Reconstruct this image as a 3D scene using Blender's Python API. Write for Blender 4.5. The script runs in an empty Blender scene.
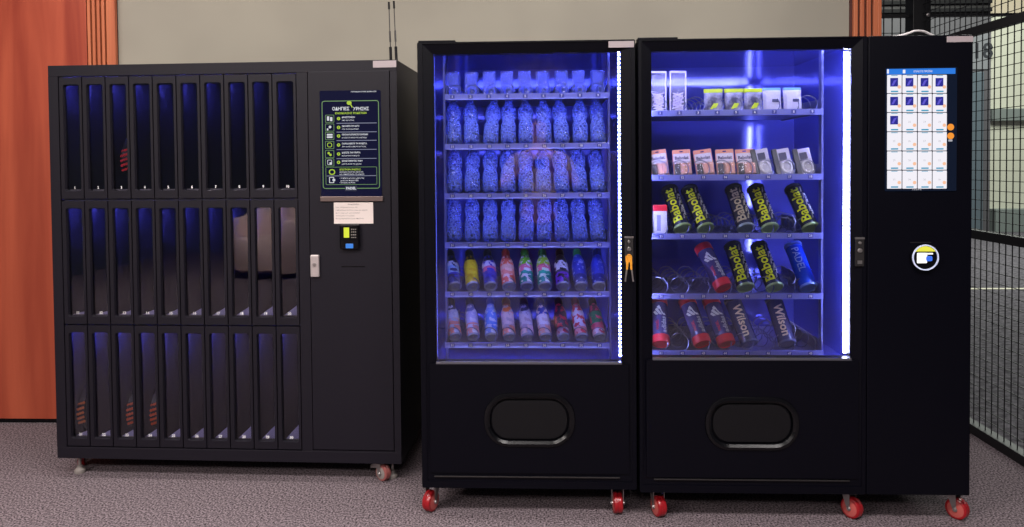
import bpy, bmesh, math, random
from mathutils import Vector, Matrix
random.seed(7)
PI = math.pi
S = bpy.context.scene
COL = S.collection
V = Vector

# ------------------------------------------------------------------ camera
CAM = V((0.4651, -2.9732, 1.4521)); YAW, PIT, ROL, PY, FPX = .0395, .0265, -.0085, 181.44, 740.0
_F = V((-math.sin(YAW), math.cos(YAW), 0)); _R = V((math.cos(YAW), math.sin(YAW), 0)); _U = V((0, 0, 1))
F2 = _F*math.cos(PIT) - _U*math.sin(PIT); U2 = _U*math.cos(PIT) + _F*math.sin(PIT)
R3 = _R*math.cos(ROL) + U2*math.sin(ROL); U3 = U2*math.cos(ROL) - _R*math.sin(ROL)
cd = bpy.data.cameras.new('camera'); co = bpy.data.objects.new('camera', cd); COL.objects.link(co)
cd.sensor_width = 36; cd.lens = FPX/1024*36; cd.shift_y = -(263.5-PY)/1024; cd.clip_start = .02
M = Matrix((R3, U3, -F2)).transposed().to_4x4(); M.translation = CAM; co.matrix_world = M
S.camera = co
def ray(px, py): return F2 + R3*((px-512)/FPX) - U3*((py-PY)/FPX)
def on(px, py, ax, v):
    d = ray(px, py); t = (v-CAM[ax])/d[ax]; return CAM + d*t
def proj(P):
    d = P-CAM; z = d.dot(F2); return 512+FPX*d.dot(R3)/z, PY-FPX*d.dot(U3)/z

# ------------------------------------------------------------------ materials
def srgb(c):
    return tuple(((x/255)/12.92 if x/255 <= .04045 else ((x/255+.055)/1.055)**2.4) for x in c) + (1,)
def mat(name, c, rough=.5, metal=0, spec=.5, emit=None, es=0, noise=None, bump=None, coat=0):
    m = bpy.data.materials.new(name); m.use_nodes = True; nt = m.node_tree; b = nt.nodes['Principled BSDF']
    b.inputs['Base Color'].default_value = srgb(c); b.inputs['Roughness'].default_value = rough
    b.inputs['Metallic'].default_value = metal; b.inputs['Specular IOR Level'].default_value = spec
    b.inputs['Coat Weight'].default_value = coat
    if emit:
        b.inputs['Emission Color'].default_value = srgb(emit); b.inputs['Emission Strength'].default_value = es
    if noise or bump:
        tc = nt.nodes.new('ShaderNodeTexCoord')
    if noise:
        c2, sc, det = noise[:3]
        n = nt.nodes.new('ShaderNodeTexNoise'); n.inputs['Scale'].default_value = sc; n.inputs['Detail'].default_value = det
        mp = nt.nodes.new('ShaderNodeMapping'); mp.inputs['Scale'].default_value = noise[3] if len(noise) > 3 else (1, 1, 1)
        r = nt.nodes.new('ShaderNodeValToRGB'); r.color_ramp.elements[0].color = srgb(c); r.color_ramp.elements[1].color = srgb(c2)
        r.color_ramp.elements[0].position = .35; r.color_ramp.elements[1].position = .65
        nt.links.new(tc.outputs['Object'], mp.inputs[0]); nt.links.new(mp.outputs[0], n.inputs['Vector'])
        nt.links.new(n.outputs['Fac'], r.inputs[0]); nt.links.new(r.outputs[0], b.inputs['Base Color'])
    if bump:
        n = nt.nodes.new('ShaderNodeTexNoise'); n.inputs['Scale'].default_value = bump[0]; n.inputs['Detail'].default_value = 3
        bp = nt.nodes.new('ShaderNodeBump'); bp.inputs['Strength'].default_value = bump[1]; bp.inputs['Distance'].default_value = bump[2]
        nt.links.new(tc.outputs['Object'], n.inputs['Vector']); nt.links.new(n.outputs['Fac'], bp.inputs['Height'])
        nt.links.new(bp.outputs[0], b.inputs['Normal'])
    return m
def emis(name, lin, s):
    m = bpy.data.materials.new(name); m.use_nodes = True; nt = m.node_tree
    nt.nodes.remove(nt.nodes['Principled BSDF']); e = nt.nodes.new('ShaderNodeEmission')
    e.inputs[0].default_value = (*lin, 1); e.inputs[1].default_value = s
    nt.links.new(e.outputs[0], nt.nodes['Material Output'].inputs[0]); return m
def glassy(name, tint=(1, 1, 1), gloss=1.0, ior=1.45, rough=.02):
    """thin pane: see-through with a Fresnel reflection"""
    m = bpy.data.materials.new(name); m.use_nodes = True; nt = m.node_tree
    nt.nodes.remove(nt.nodes['Principled BSDF'])
    t = nt.nodes.new('ShaderNodeBsdfTransparent'); t.inputs[0].default_value = (*tint, 1)
    g = nt.nodes.new('ShaderNodeBsdfGlossy'); g.inputs['Roughness'].default_value = rough
    fr = nt.nodes.new('ShaderNodeFresnel'); fr.inputs[0].default_value = ior
    mu = nt.nodes.new('ShaderNodeMath'); mu.operation = 'MULTIPLY'; mu.inputs[1].default_value = gloss
    mx = nt.nodes.new('ShaderNodeMixShader')
    nt.links.new(fr.outputs[0], mu.inputs[0]); nt.links.new(mu.outputs[0], mx.inputs[0])
    nt.links.new(t.outputs[0], mx.inputs[1]); nt.links.new(g.outputs[0], mx.inputs[2])
    nt.links.new(mx.outputs[0], nt.nodes['Material Output'].inputs[0]); return m
def clearplastic(name, c, alpha=.5, rough=.12, bump=None, spec=.8):
    m = mat(name, c, rough, spec=spec, bump=bump); b = m.node_tree.nodes['Principled BSDF']
    b.inputs['Alpha'].default_value = alpha; return m
def stripes(name, c1, c2, scale, grain=True):
    """wood: long vertical grain"""
    m = mat(name, c1, .42, spec=.35); nt = m.node_tree; b = nt.nodes['Principled BSDF']
    tc = nt.nodes.new('ShaderNodeTexCoord'); mp = nt.nodes.new('ShaderNodeMapping'); mp.inputs['Scale'].default_value = scale
    n = nt.nodes.new('ShaderNodeTexNoise'); n.inputs['Scale'].default_value = 1; n.inputs['Detail'].default_value = 8; n.inputs['Distortion'].default_value = .6
    r = nt.nodes.new('ShaderNodeValToRGB'); r.color_ramp.elements[0].color = srgb(c1); r.color_ramp.elements[1].color = srgb(c2)
    r.color_ramp.elements[0].position = .3; r.color_ramp.elements[1].position = .7
    nt.links.new(tc.outputs['Object'], mp.inputs[0]); nt.links.new(mp.outputs[0], n.inputs['Vector'])
    nt.links.new(n.outputs['Fac'], r.inputs[0]); nt.links.new(r.outputs[0], b.inputs['Base Color']); return m
def sleeve(name, bands, blot, sc=45, thr=.56, rough=.28):
    """printed bottle sleeve: colour bands along the bottle's height with blotches of artwork"""
    m = mat(name, bands[0][1], rough, spec=.6); nt = m.node_tree; b = nt.nodes['Principled BSDF']
    tc = nt.nodes.new('ShaderNodeTexCoord'); sx = nt.nodes.new('ShaderNodeSeparateXYZ')
    mr = nt.nodes.new('ShaderNodeMath'); mr.operation = 'MULTIPLY'; mr.inputs[1].default_value = 5
    r = nt.nodes.new('ShaderNodeValToRGB'); r.color_ramp.interpolation = 'CONSTANT'; cr = r.color_ramp
    while len(cr.elements) < len(bands): cr.elements.new(.5)
    for e, (p, c) in zip(cr.elements, bands): e.position = p*5; e.color = srgb(c)
    n = nt.nodes.new('ShaderNodeTexNoise'); n.inputs['Scale'].default_value = sc; n.inputs['Detail'].default_value = 1.5
    gt = nt.nodes.new('ShaderNodeMath'); gt.operation = 'GREATER_THAN'; gt.inputs[1].default_value = thr
    mx = nt.nodes.new('ShaderNodeMix'); mx.data_type = 'RGBA'; mx.inputs[7].default_value = srgb(blot)
    L = nt.links.new
    L(tc.outputs['Object'], sx.inputs[0]); L(sx.outputs[2], mr.inputs[0]); L(mr.outputs[0], r.inputs[0])
    L(tc.outputs['Object'], n.inputs['Vector']); L(n.outputs['Fac'], gt.inputs[0]); L(gt.outputs[0], mx.inputs[0])
    L(r.outputs[0], mx.inputs[6]); L(mx.outputs[2], b.inputs['Base Color']); return m

K = {}
K['coat'] = mat('black powder coat', (21, 18, 27), .5, spec=.26, bump=(900, .08, .001))
K['coat2'] = mat('satin black paint', (5, 5, 13), .42, spec=.13)
K['gloss'] = mat('gloss black plastic', (8, 8, 11), .22, spec=.3)
K['matte'] = mat('matt black plastic', (12, 11, 14), .55, spec=.22)
K['trim'] = mat('grey sill glint', (120, 120, 128), .35, .8)
K['liner'] = mat('led tinted liner', (98, 102, 215), .09, .3, spec=.7, bump=(4, .05, .008))  # blue of the LED light is mixed into the liner's own colour
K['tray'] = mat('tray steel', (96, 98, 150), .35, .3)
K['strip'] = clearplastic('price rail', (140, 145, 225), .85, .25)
K['dark'] = mat('compartment lining', (58, 58, 72), .4)
K['white'] = mat('white print', (240, 240, 240), .5)
K['paper'] = mat('white paper', (225, 212, 205), .7)
K['ink'] = mat('grey ink', (120, 112, 112), .7)
K['sticker'] = mat('asset sticker', (172, 160, 162), .6)
K['glass'] = glassy('glass pane', (.96, .97, 1), 1.3, 1.5)
K['smoke'] = glassy('smoked acrylic', (.76, .76, .83), 1.2, 1.5, .012)
K['led'] = emis('white blue led', (.48, .52, 1), 55)
K['leddot'] = emis('led chip', (.52, .56, 1), 95)
K['ledm'] = emis('blue led tape', (.14, .18, 1), 5)
K['ledtop'] = emis('top led tape', (.2, .25, 1), 40)
K['leddotm'] = emis('blue white led chip', (.22, .27, 1), 260)
K['filltray'] = emis('added tray fill glow', (.24, .28, 1), 26)
K['ledblue'] = emis('blue led', (.16, .16, 1), 200)
K['steel'] = mat('zinc steel', (165, 160, 158), .32, .85)
K['steeld'] = mat('dark steel', (70, 68, 68), .4, .8)
K['coil'] = mat('coil wire', (120, 122, 150), .3, .8)
K['wheel'] = mat('red wheel', (150, 20, 28), .28, spec=.6)
K['hub'] = mat('pale red hub', (180, 84, 78), .35)
K['grey'] = mat('grey plastic', (140, 133, 128), .45)
def petmat():
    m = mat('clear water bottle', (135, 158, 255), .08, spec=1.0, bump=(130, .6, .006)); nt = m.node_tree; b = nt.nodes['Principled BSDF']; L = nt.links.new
    lw = nt.nodes.new('ShaderNodeLayerWeight'); lw.inputs[0].default_value = .45
    tc = nt.nodes.new('ShaderNodeTexCoord'); vo = nt.nodes.new('ShaderNodeTexVoronoi'); vo.feature = 'DISTANCE_TO_EDGE'; vo.inputs['Scale'].default_value = 78
    mr = nt.nodes.new('ShaderNodeMapRange'); mr.inputs[1].default_value = .02; mr.inputs[2].default_value = .16; mr.inputs[3].default_value = .75; mr.inputs[4].default_value = .0
    ad = nt.nodes.new('ShaderNodeMath'); ad.operation = 'ADD'; ad.use_clamp = True
    mu = nt.nodes.new('ShaderNodeMath'); mu.operation = 'MULTIPLY'; mu.inputs[1].default_value = .85
    L(tc.outputs['Object'], vo.inputs['Vector']); L(vo.outputs['Distance'], mr.inputs[0]); L(lw.outputs['Facing'], mu.inputs[0])
    L(mu.outputs[0], ad.inputs[0]); L(mr.outputs[0], ad.inputs[1]); L(ad.outputs[0], b.inputs['Alpha']); return m
K['pet'] = petmat()
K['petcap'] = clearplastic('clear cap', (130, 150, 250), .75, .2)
K['mesh'] = mat('black mesh wire', (18, 18, 21), .5)

# ------------------------------------------------------------------ mesh builder
class MB:
    def __init__(s): s.b = bmesh.new()
    def quadloop(s, loops, closed=True, cap=True):
        vs = [[s.b.verts.new(p) for p in l] for l in loops]
        n = len(vs[0])
        for a, b in zip(vs, vs[1:]):
            for i in range(n if closed else n-1):
                j = (i+1) % n
                try: s.b.faces.new((a[i], a[j], b[j], b[i]))
                except ValueError: pass
        if cap:
            for l in (vs[0][::-1], vs[-1]):
                if len(l) > 2: s.b.faces.new(l)
        return s
    def box(s, x0, x1, y0, y1, z0, z1, bev=0):
        tmp = bmesh.new(); bmesh.ops.create_cube(tmp, size=1)
        for v in tmp.verts: v.co = V(((x0+x1)/2+v.co.x*(x1-x0), (y0+y1)/2+v.co.y*(y1-y0), (z0+z1)/2+v.co.z*(z1-z0)))
        if bev: bmesh.ops.bevel(tmp, geom=tmp.edges[:], offset=bev, segments=2, affect='EDGES', profile=.6)
        s.add(tmp); return s
    def add(s, tmp):
        me = bpy.data.meshes.new('t'); tmp.to_mesh(me); tmp.free(); s.b.from_mesh(me); bpy.data.meshes.remove(me)
    def lathe(s, prof, n=24, mtx=None, cap=True):
        loops = [[V((r*math.cos(2*PI*i/n), r*math.sin(2*PI*i/n), z)) for i in range(n)] for r, z in prof]
        if mtx: loops = [[mtx @ p for p in l] for l in loops]
        return s.quadloop(loops, cap=cap)
    def cyl(s, a, b, r, n=12, r2=None):
        a, b = V(a), V(b); q = (b-a).to_track_quat('Z', 'Y').to_matrix().to_4x4(); q.translation = a
        return s.lathe([(r, 0), (r if r2 is None else r2, (b-a).length)], n, q)
    def tube(s, pts, r, n=6, closed=False):
        pts = [V(p) for p in pts]; loops = []; up = V((.13, .27, .95))
        N = len(pts)
        for i, p in enumerate(pts):
            t = (pts[(i+1) % N]-pts[i-1]) if closed else (pts[min(i+1, N-1)]-pts[max(i-1, 0)])
            t.normalize(); u = (up-t*up.dot(t))
            if u.length < .05: u = V((1, 0, 0))-t*t.x
            u.normalize(); w = t.cross(u); up = u
            loops.append([p+u*r*math.cos(2*PI*k/n)+w*r*math.sin(2*PI*k/n) for k in range(n)])
        if closed: return s.quadloop(loops+[loops[0]], cap=False)
        return s.quadloop(loops)
    def prism(s, pts, y0, y1):
        """polygon in x,z extruded along y"""
        return s.quadloop([[V((x, y0, z)) for x, z in pts], [V((x, y1, z)) for x, z in pts]])
    def ring(s, outer, inner, y0, y1):
        """frame: outer and inner x,z loops with the same number of points"""
        P = lambda l, y: [V((x, y, z)) for x, z in l]
        return s.quadloop([P(outer, y0), P(inner, y0), P(inner, y1), P(outer, y1), P(outer, y0)], cap=False)
    def ringb(s, outer, inner, y0, y1, bv):
        """ring whose inner edge is chamfered toward the front"""
        P = lambda l, y: [V((x, y, z)) for x, z in l]
        return s.quadloop([P(outer, y0), P(bv, y0), P(inner, y0+.012), P(inner, y1), P(outer, y1), P(outer, y0)], cap=False)
    def done(s, name, m, parent=None, smooth=False, angle=.6):
        bmesh.ops.remove_doubles(s.b, verts=s.b.verts, dist=1e-6)
        bmesh.ops.recalc_face_normals(s.b, faces=s.b.faces)
        me = bpy.data.meshes.new(name); s.b.to_mesh(me); s.b.free()
        me.materials.append(K[m] if isinstance(m, str) else m)
        if smooth:
            for p in me.polygons: p.use_smooth = True
            try: me.set_sharp_from_angle(angle=angle)
            except Exception: pass
        o = bpy.data.objects.new(name, me); COL.objects.link(o)
        if parent: o.parent = parent
        return o
def rrect(x0, x1, z0, z1, r, n=4):
    pts = []
    for cx, cz, a in ((x1-r, z1-r, 0), (x0+r, z1-r, PI/2), (x0+r, z0+r, PI), (x1-r, z0+r, 1.5*PI)):
        for i in range(n+1):
            t = a+PI/2*i/n; pts.append((cx+r*math.cos(t), cz+r*math.sin(t)))
    return pts
def tag(o, label, cat, group=None):
    o['label'] = label; o['category'] = cat
    if group: o['group'] = group
    return o
def thing(name, label, cat, loc=(0, 0, 0), rz=0, group=None):
    o = bpy.data.objects.new(name, None); COL.objects.link(o); o.empty_display_size = .05
    o.location = loc; o.rotation_euler = (0, 0, rz); return tag(o, label, cat, group)
def struct(o):
    o['kind'] = 'structure'; return o
_tc = {}
def textbm(s, size, align='CENTER', extr=.0003, bold=0):
    """lettering as a flat mesh in x,y"""
    key = (s, align, bold)
    if key not in _tc:
        cu = bpy.data.curves.new('t', 'FONT'); cu.body = s; cu.size = 1; cu.align_x = align; cu.align_y = 'CENTER'
        cu.resolution_u = 2; cu.offset = bold
        ob = bpy.data.objects.new('t', cu); COL.objects.link(ob)
        dg = bpy.context.evaluated_depsgraph_get(); dg.update()
        me = bpy.data.meshes.new_from_object(ob.evaluated_get(dg)); bpy.data.objects.remove(ob)
        _tc[key] = me
    b = bmesh.new(); b.from_mesh(_tc[key])
    for v in b.verts: v.co *= size
    return b
def text(mb, s, x, y, z, size, align='CENTER', bold=0, wfit=None):
    """lettering on a wall facing -y"""
    b = textbm(s, size, align, bold=bold)
    xs = [v.co.x for v in b.verts]; k = 1
    if wfit and xs and max(xs)-min(xs) > 0: k = wfit/(max(xs)-min(xs))
    for v in b.verts: v.co = V((x+v.co.x*k, y, z+v.co.y))
    mb.add(b); return mb
def wraptext(mb, s, size, r, z, ang, up=True, bold=.0, k=1.0):
    """lettering running along a cylinder's axis, centred at height z and angle ang"""
    b = textbm(s, size, bold=bold)
    ys = [v.co.y for v in b.verts]; lo, hi = min(ys), max(ys)
    for i in range(1, 8):
        c = lo+(hi-lo)*i/8
        bmesh.ops.bisect_plane(b, geom=b.verts[:]+b.edges[:]+b.faces[:], plane_co=(0, c, 0), plane_no=(0, 1, 0))
    for v in b.verts:
        t, h = v.co.x*k, v.co.y
        if up: a = ang-h/r; zz = z+t           # reads upward, letter tops to the left
        else: a = ang+h/r; zz = z-t
        v.co = V((r*math.cos(a), r*math.sin(a), zz))
    mb.add(b); return mb
ORD = ['first', 'second', 'third', 'fourth', 'fifth', 'sixth', 'seventh', 'eighth', 'ninth', 'tenth']
def copy_tree(o, parent=None):
    c = o.copy(); COL.objects.link(c)
    if parent: c.parent = parent
    for ch in list(o.children): copy_tree(ch, c)
    return c
def lean(o, x, floorz, y, r, alpha, toppx, length):
    """stand a bottle or tube on its tray, leaning back into its coil; sideways lean follows the slot"""
    z = floorz+r*math.sin(alpha)+.001; P = V((x, y, z)); best = None
    for i in range(-60, 61):
        sd = i*.01; a = V((sd, math.sin(alpha), math.cos(alpha))).normalized()
        e = abs(proj(P+a*length)[0]-proj(P)[0]-toppx)
        if best is None or e < best[0]: best = (e, a)
    a = best[1]; q = V((0, 0, 1)).rotation_difference(a)
    P.z = floorz + r*math.sqrt(max(0, 1-a.z*a.z))+.001
    o.rotation_mode = 'QUATERNION'; o.rotation_quaternion = q; o.location = P

# ------------------------------------------------------------------ setting
WY = 1.08
def wallx(px): return on(px, 20, 1, WY).x
K['wallm'] = mat('greige plaster', (150, 145, 132), .8, spec=.2, noise=((143, 138, 126), 2.2, 2))
K['carpet'] = mat('grey carpet', (38, 32, 35), .95, spec=.08, noise=((152, 138, 143), 125, 6), bump=(180, .6, .008))
K['court'] = mat('dark court turf', (66, 63, 68), .9, spec=.1, noise=((112, 108, 114), 22, 5))
K['wood'] = stripes('red brown wood panel', (132, 48, 33), (176, 84, 58), (7, 7, .55))
K['slat'] = stripes('orange wood slat', (164, 84, 54), (190, 112, 76), (30, 30, 1))
K['slatgap'] = mat('slat backing', (70, 30, 22), .7)
K['ceil'] = mat('ceiling', (120, 118, 116), .9)
K['pale'] = mat('pale green panel', (202, 202, 184), .6)
K['band'] = mat('grey band', (120, 128, 124), .6)
K['beige'] = mat('beige panel', (190, 176, 152), .6)
K['haze'] = mat('frosted grey panel', (96, 94, 98), .5)
XF = 2.745
f = MB().box(-6, XF, -8, 2.0, -.05, 0).done('floor', 'carpet'); struct(f)
f = MB().box(XF, 16, -8, 13.2, -.05, 0).done('floor_court', 'court'); struct(f)
f = MB().box(-6, XF, 2.0, 13.2, -.05, 0).done('floor_beyond', 'court'); struct(f)
xw1 = wallx(118.0); xw2 = wallx(849); xw3 = wallx(879)
struct(MB().box(-6, xw2, WY, WY+.12, 0, 3.2).done('wall_back', 'wallm'))
# wood panel left, ends in a strip of vertical slats
xs0 = wallx(88.5)
struct(MB().box(-4.2, xs0, WY-.022, WY-.001, .025, 3.19, .002).done('trim_1', 'wood'))
struct(MB().box(-4.2, xw1, WY-.012, WY-.001, 0, .024).done('baseboard_back', 'gloss'))
def slats(name, x0, x1, n, wlast):
    b = MB().box(x0, x1, WY-.008, WY-.001, .03, 3.19).done(name, 'slatgap'); struct(b)
    p = (x1-x0-wlast)/n
    for i in range(n):
        MB().box(x0+p*(i+.38), x0+p*(i+1), WY-.03, WY-.008, .03, 3.19, .003).done('slat', 'slat', b)
    if wlast: MB().box(x1-wlast, x1, WY-.032, WY-.008, .03, 3.19, .003).done('slat', 'slat', b)
slats('trim_2', xs0, xw1, 5, .034)
struct(MB().box(xw2, xw3, WY, WY+.12, 0, 3.2).done('wall_end', 'slatgap'))
slats('trim_3', xw2, xw3, 4, .02)
struct(MB().box(-6, XF+.4, -8, 2.2, 3.2, 3.28).done('ceiling', 'ceil'))

# far end of the hall behind the fence
FY = 12.0
def fz(px, py): return on(px, py, 1, FY)
xa = fz(989, 100).x
struct(MB().box(xa, 16, FY, FY+.2, 0, fz(1000, 16).z).done('wall_far', 'pale'))
struct(MB().box(xa, 16, FY-.12, FY-.001, fz(1000, 121).z, fz(1000, 109).z, .01).done('trim_4', 'band'))
struct(MB().box(xa, 16, FY, FY+.2, fz(1000, 15.9).z, 7).done('wall_far_top', 'beige'))
struct(MB().box(xa, 16, FY-.25, FY-.001, 0, .45, .01).done('baseboard_far', 'band'))
struct(MB().box(3.0, xa, FY-.05, FY+.2, 0, fz(980, 16).z).done('wall_far_grey', 'haze'))
lv = struct(MB().box(1.0, xa-.02, FY-.06, FY+.2, fz(980, 15.5).z, 7.5).done('trim_5', 'steeld'))
for i in range(9):
    z = fz(980, 15).z+.05+i*.16
    MB().box(1.0, xa-.02, FY-.12, FY-.06, z, z+.07).done('louvre_blade', 'matte', lv)
struct(MB().box(1.0, 3.0, FY-.05, FY+.2, 0, fz(980, 16).z).done('wall_far_left', 'haze'))
cxl = on(971, 100, 1, FY-.4).x; cxr = on(984, 100, 1, FY-.4).x
struct(MB().box(cxl, cxr, FY-.4, FY-.06, 0, fz(975, 74).z, .02).done('trim_6', mat('blue grey column', (92, 104, 112), .5)))
sg = thing('wall_sign', 'dark numerals on the grey wall high beyond the mesh fence', 'sign', (0, 0, 0))
zz = fz(980, 52).z
MB().box(fz(969, 50).x, fz(987, 50).x, FY-.075, FY-.056, zz-.35, zz+.35, .01).done('board', mat('grey board', (132, 134, 138), .5), sg)
text(MB(), '18', fz(980.0, 50).x, FY-.08, zz, .42, bold=.02).done('numerals', mat('sign dark', (44, 46, 52), .6), sg)
tag(MB().box(4.0, 13.0, 5.35, 5.43, .001, .004).done('court_line', mat('court line paint', (205, 200, 180), .7)), 'pale painted line across the dark floor behind the fence', 'floor marking')

# ------------------------------------------------------------------ wire fence on the right
def fp(px, py): return on(px, py, 0, XF)
fe = thing('mesh_fence', 'black welded mesh fence with flat rails at right of the machines', 'fence', (XF, 0, 0))
zr2 = fp(1000, 24).z; zm = fp(1000, 238).z
pp = on(917.5, 10, 0, XF)
ya, yb = -.9, pp.y-.065
MB().box(-.03, .03, ya, yb, .002, .05, .003).done('bottom_rail', 'mesh', fe)
MB().box(-.02, .02, ya, yb, zm-.022, zm+.022, .003).done('middle_rail', 'mesh', fe)
MB().box(-.02, .02, ya, yb, zr2-.022, zr2+.022, .003).done('top_rail', 'mesh', fe)
m = MB()
k = 0; y = ya
while y < yb:
    m.box(-.0018, .0018, y-.0022, y+.0022, .05, 3.15); y += .0515
z = .1
while z < 3.15:
    m.box(-.0018, .0018, ya, yb, z-.0016, z+.0016); z += .0515
m.done('wire_mesh', 'mesh', fe)
zc = on(960, 15.5, 1, pp.y).z
fb = thing('back_fence', 'black mesh fence crossing behind the corner post above the machines', 'fence', (XF, pp.y, 0))
MB().box(-.05, .05, -.05, .05, 0, 3.19, .004).done('post', 'mesh', fb)
MB().lathe([(.001, 0), (.012, .004), (.012, .012)], 12, Matrix.Translation((.03, -.072, on(926, 15, 1, pp.y-.06).z)) @ Matrix.Rotation(-PI/2, 4, 'X')).done('bolt', 'steel', fb)
MB().box(-.9, -.06, -.02, .02, zc-.007, zc+.007).done('rail', 'mesh', fb)
MB().box(.06, 2.4, -.02, .02, zc-.007, zc+.007).done('rail', 'mesh', fb)
MB().box(2.34, 2.4, -.03, .03, 0, 3.19).done('post', 'mesh', fb)
m = MB(); x = -.9
while x < -.06: m.box(x-.0025, x+.0025, -.003, .003, zc-.6, 3.15); x += .05
z = zc-.6
while z < 3.15: m.box(-.9, -.06, -.003, .003, z-.002, z+.002); z += .1
m.done('wire_mesh', 'mesh', fb)

# ------------------------------------------------------------------ casters and feet
def caster(parent, x, y, top, rz, r=.042, wm='wheel', hm='hub'):
    """red swivel caster: fork is the part, wheel, hub and axle its pieces; the wheel stands on the floor"""
    q = Matrix.Translation((x, y, 0)) @ Matrix.Rotation(rz, 4, 'Z')
    m = MB(); k = r/.042
    m.box(-.034, .034, -.03, .03, top-.005, top, .001)
    m.lathe([(.018, top-.018), (.022, top-.005)], 14)
    for s in (-1, 1):
        m.quadloop([[V((s*.0235*k+d, .010, top-.016)), V((s*.0235*k+d, -.026, top-.016)), V((s*.0235*k+d, -.029, r-.006)), V((s*.0235*k+d, -.018, r-.006))] for d in (-.0015, .0015)])
    m.box(-.025*k, .025*k, -.030, .014, top-.019, top-.015)
    m.quadloop([[V((sx, .010, top-.02)), V((sx, .050, top-.035)), V((sx, .052, top-.050)), V((sx, .012, top-.040))] for sx in (-.012, .012)])
    c = m.done('caster', 'steel', parent); c.matrix_local = q
    rot = Matrix.Translation((0, -.024, r)) @ Matrix.Rotation(PI/2, 4, 'Y')
    P = [(r-.017, -.0185), (r-.008, -.019), (r-.002, -.016), (r, -.010), (r, -.004), (r-.002, -.0025), (r-.002, .0025), (r, .004), (r, .010), (r-.002, .016), (r-.008, .019), (r-.017, .0185)]
    MB().lathe([(a, b*k) for a, b in P], 28, rot).done('wheel', wm, c, True)
    MB().lathe([(.008, -.0215*k), (r-.016, -.0205*k), (r-.010, -.0191*k), (r-.010, .0191*k), (r-.016, .0205*k), (.008, .0215*k)], 20, rot).done('hub', hm, c, True)
    MB().lathe([(.006, -.030), (.009, -.026), (.009, .026), (.006, .030)], 10, rot).done('axle', 'steel', c)
    return c
def foot(parent, x, y, top):
    m = MB().lathe([(.022, 0), (.025, .008), (.024, .016), (.014, .024), (.013, .034), (.007, .036), (.007, top)], 18)
    o = m.done('levelling_foot', 'grey', parent, True); o.location = (x, y, 0); return o

# ------------------------------------------------------------------ left locker cabinet
LA = .0253
LX, LY, LW, LT, LB, LD = -.1745, .3085, 1.6204, 1.9112, .0919, .6
lk = thing('rental_locker', 'wide black locker cabinet with thirty narrow windowed doors and instruction screen', 'locker', (LX, LY, 0), -LA)
LM = Matrix.Translation((LX, LY, 0)) @ Matrix.Rotation(-LA, 4, 'Z'); LI = LM.inverted()
def lo(px, py, yl=0.0):
    o = LI @ CAM; d = LI.to_3x3() @ ray(px, py); t = (yl-o.y)/d.y; return o+d*t
# local: x -LW..0, y 0 (front)..LD
dx0, dx1 = lo(62.3, 250).x, lo(298.7, 250).x
cw = (dx1-dx0)/10
rows = [(lo(178, 75.5).z, lo(178, 198).z), (lo(178, 200.5).z, lo(178, 324.5).z), (lo(178, 326).z, lo(178, 447.5).z)]
px0, px1 = lo(310.3, 250).x, lo(391.5, 250).x
pz0, pz1 = lo(350, 450).z, lo(350, 71).z
m = MB()
m.box(-LW, 0, .02, LD, LT-.022, LT); m.box(-LW, 0, .02, LD, LB, LB+.022)
m.box(-LW, -LW+.022, .02, LD, LB+.02, LT-.02); m.box(-.022, 0, .02, LD, LB+.02, LT-.02)
m.box(-LW+.02, -.02, LD-.02, LD, LB+.02, LT-.02)
m.box(-LW, 0, 0, .022, rows[0][0]+.004, LT, .002)
m.box(-LW, 0, 0, .022, LB, rows[2][1]-.006, .002)
sa, sb = rows[2][1]-.0062, rows[0][0]+.0042
m.box(-LW, dx0-.002, 0, .022, sa, sb)
m.box(dx1+.002, px0-.003, 0, .022, sa, sb)
m.box(px1+.003, 0, 0, .022, sa, sb)
m.box(px0-.01, px1+.01, 0.002, .02, pz1+.004, LT-.01); m.box(px0-.01, px1+.01, 0.002, .02, LB+.01, pz0-.004)
m.done('body', 'coat', lk)
m = MB()
for i in range(11): m.box(dx0+cw*i-.003, dx0+cw*i+.003, .0225, .46, LB+.022, LT-.022)
for a, b in ((rows[0][1], rows[1][0]), (rows[1][1], rows[2][0])):
    m.box(dx0, dx1, .0225, .46, (a+b)/2-.006, (a+b)/2+.006)
m.box(dx0, dx1, .46, .466, LB+.022, LT-.022)
m.done('compartment_walls', 'dark', lk)
num = 0
for ri, (zt, zb) in enumerate(rows):
    for ci in range(10):
        num += 1
        x0, x1 = dx0+cw*ci+.0025, dx0+cw*(ci+1)-.0025
        wx0, wx1 = x0+.020, x1-.014
        wz1, wz0 = zt-.036, zb+.036
        o = rrect(x0, x1, zb, zt, .002); i_ = rrect(wx0, wx1, wz0, wz1, .008); b_ = rrect(wx0-.003, wx1+.003, wz0-.003, wz1+.003, .010)
        d = MB().ringb(o, i_, .001, .021, b_).done('door', 'coat', lk)
        MB().prism(rrect(wx0-.002, wx1+.002, wz0-.002, wz1+.002, .008), .015, .018).done('window', 'smoke', d)
        text(MB(), str(num), (wx0+wx1)/2, .0135, wz0+.013, .017, bold=.03).done('number', 'white', d)
        MB().box(wx0+.006, wx1-.006, .024, .032, wz0-.003, wz0+.005).done('ledge', 'grey', d)
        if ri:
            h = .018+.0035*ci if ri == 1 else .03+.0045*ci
            MB().prism([(wx0+.004, wz0+.002), (wx1-.002, wz0+.002), (wx1-.002, wz0+.002+h)], .024, .030).done('light_wedge', K.setdefault('litwedge', mat('lilac light wedge', (205, 200, 240), .5)), d)  # pale triangle stands in for light falling into the compartment's lower corner
        MB().box(wx0-.004, wx1+.004, .030, .040, zt-.026, zt-.022).done('compartment_light', 'ledblue', lk)
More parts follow.
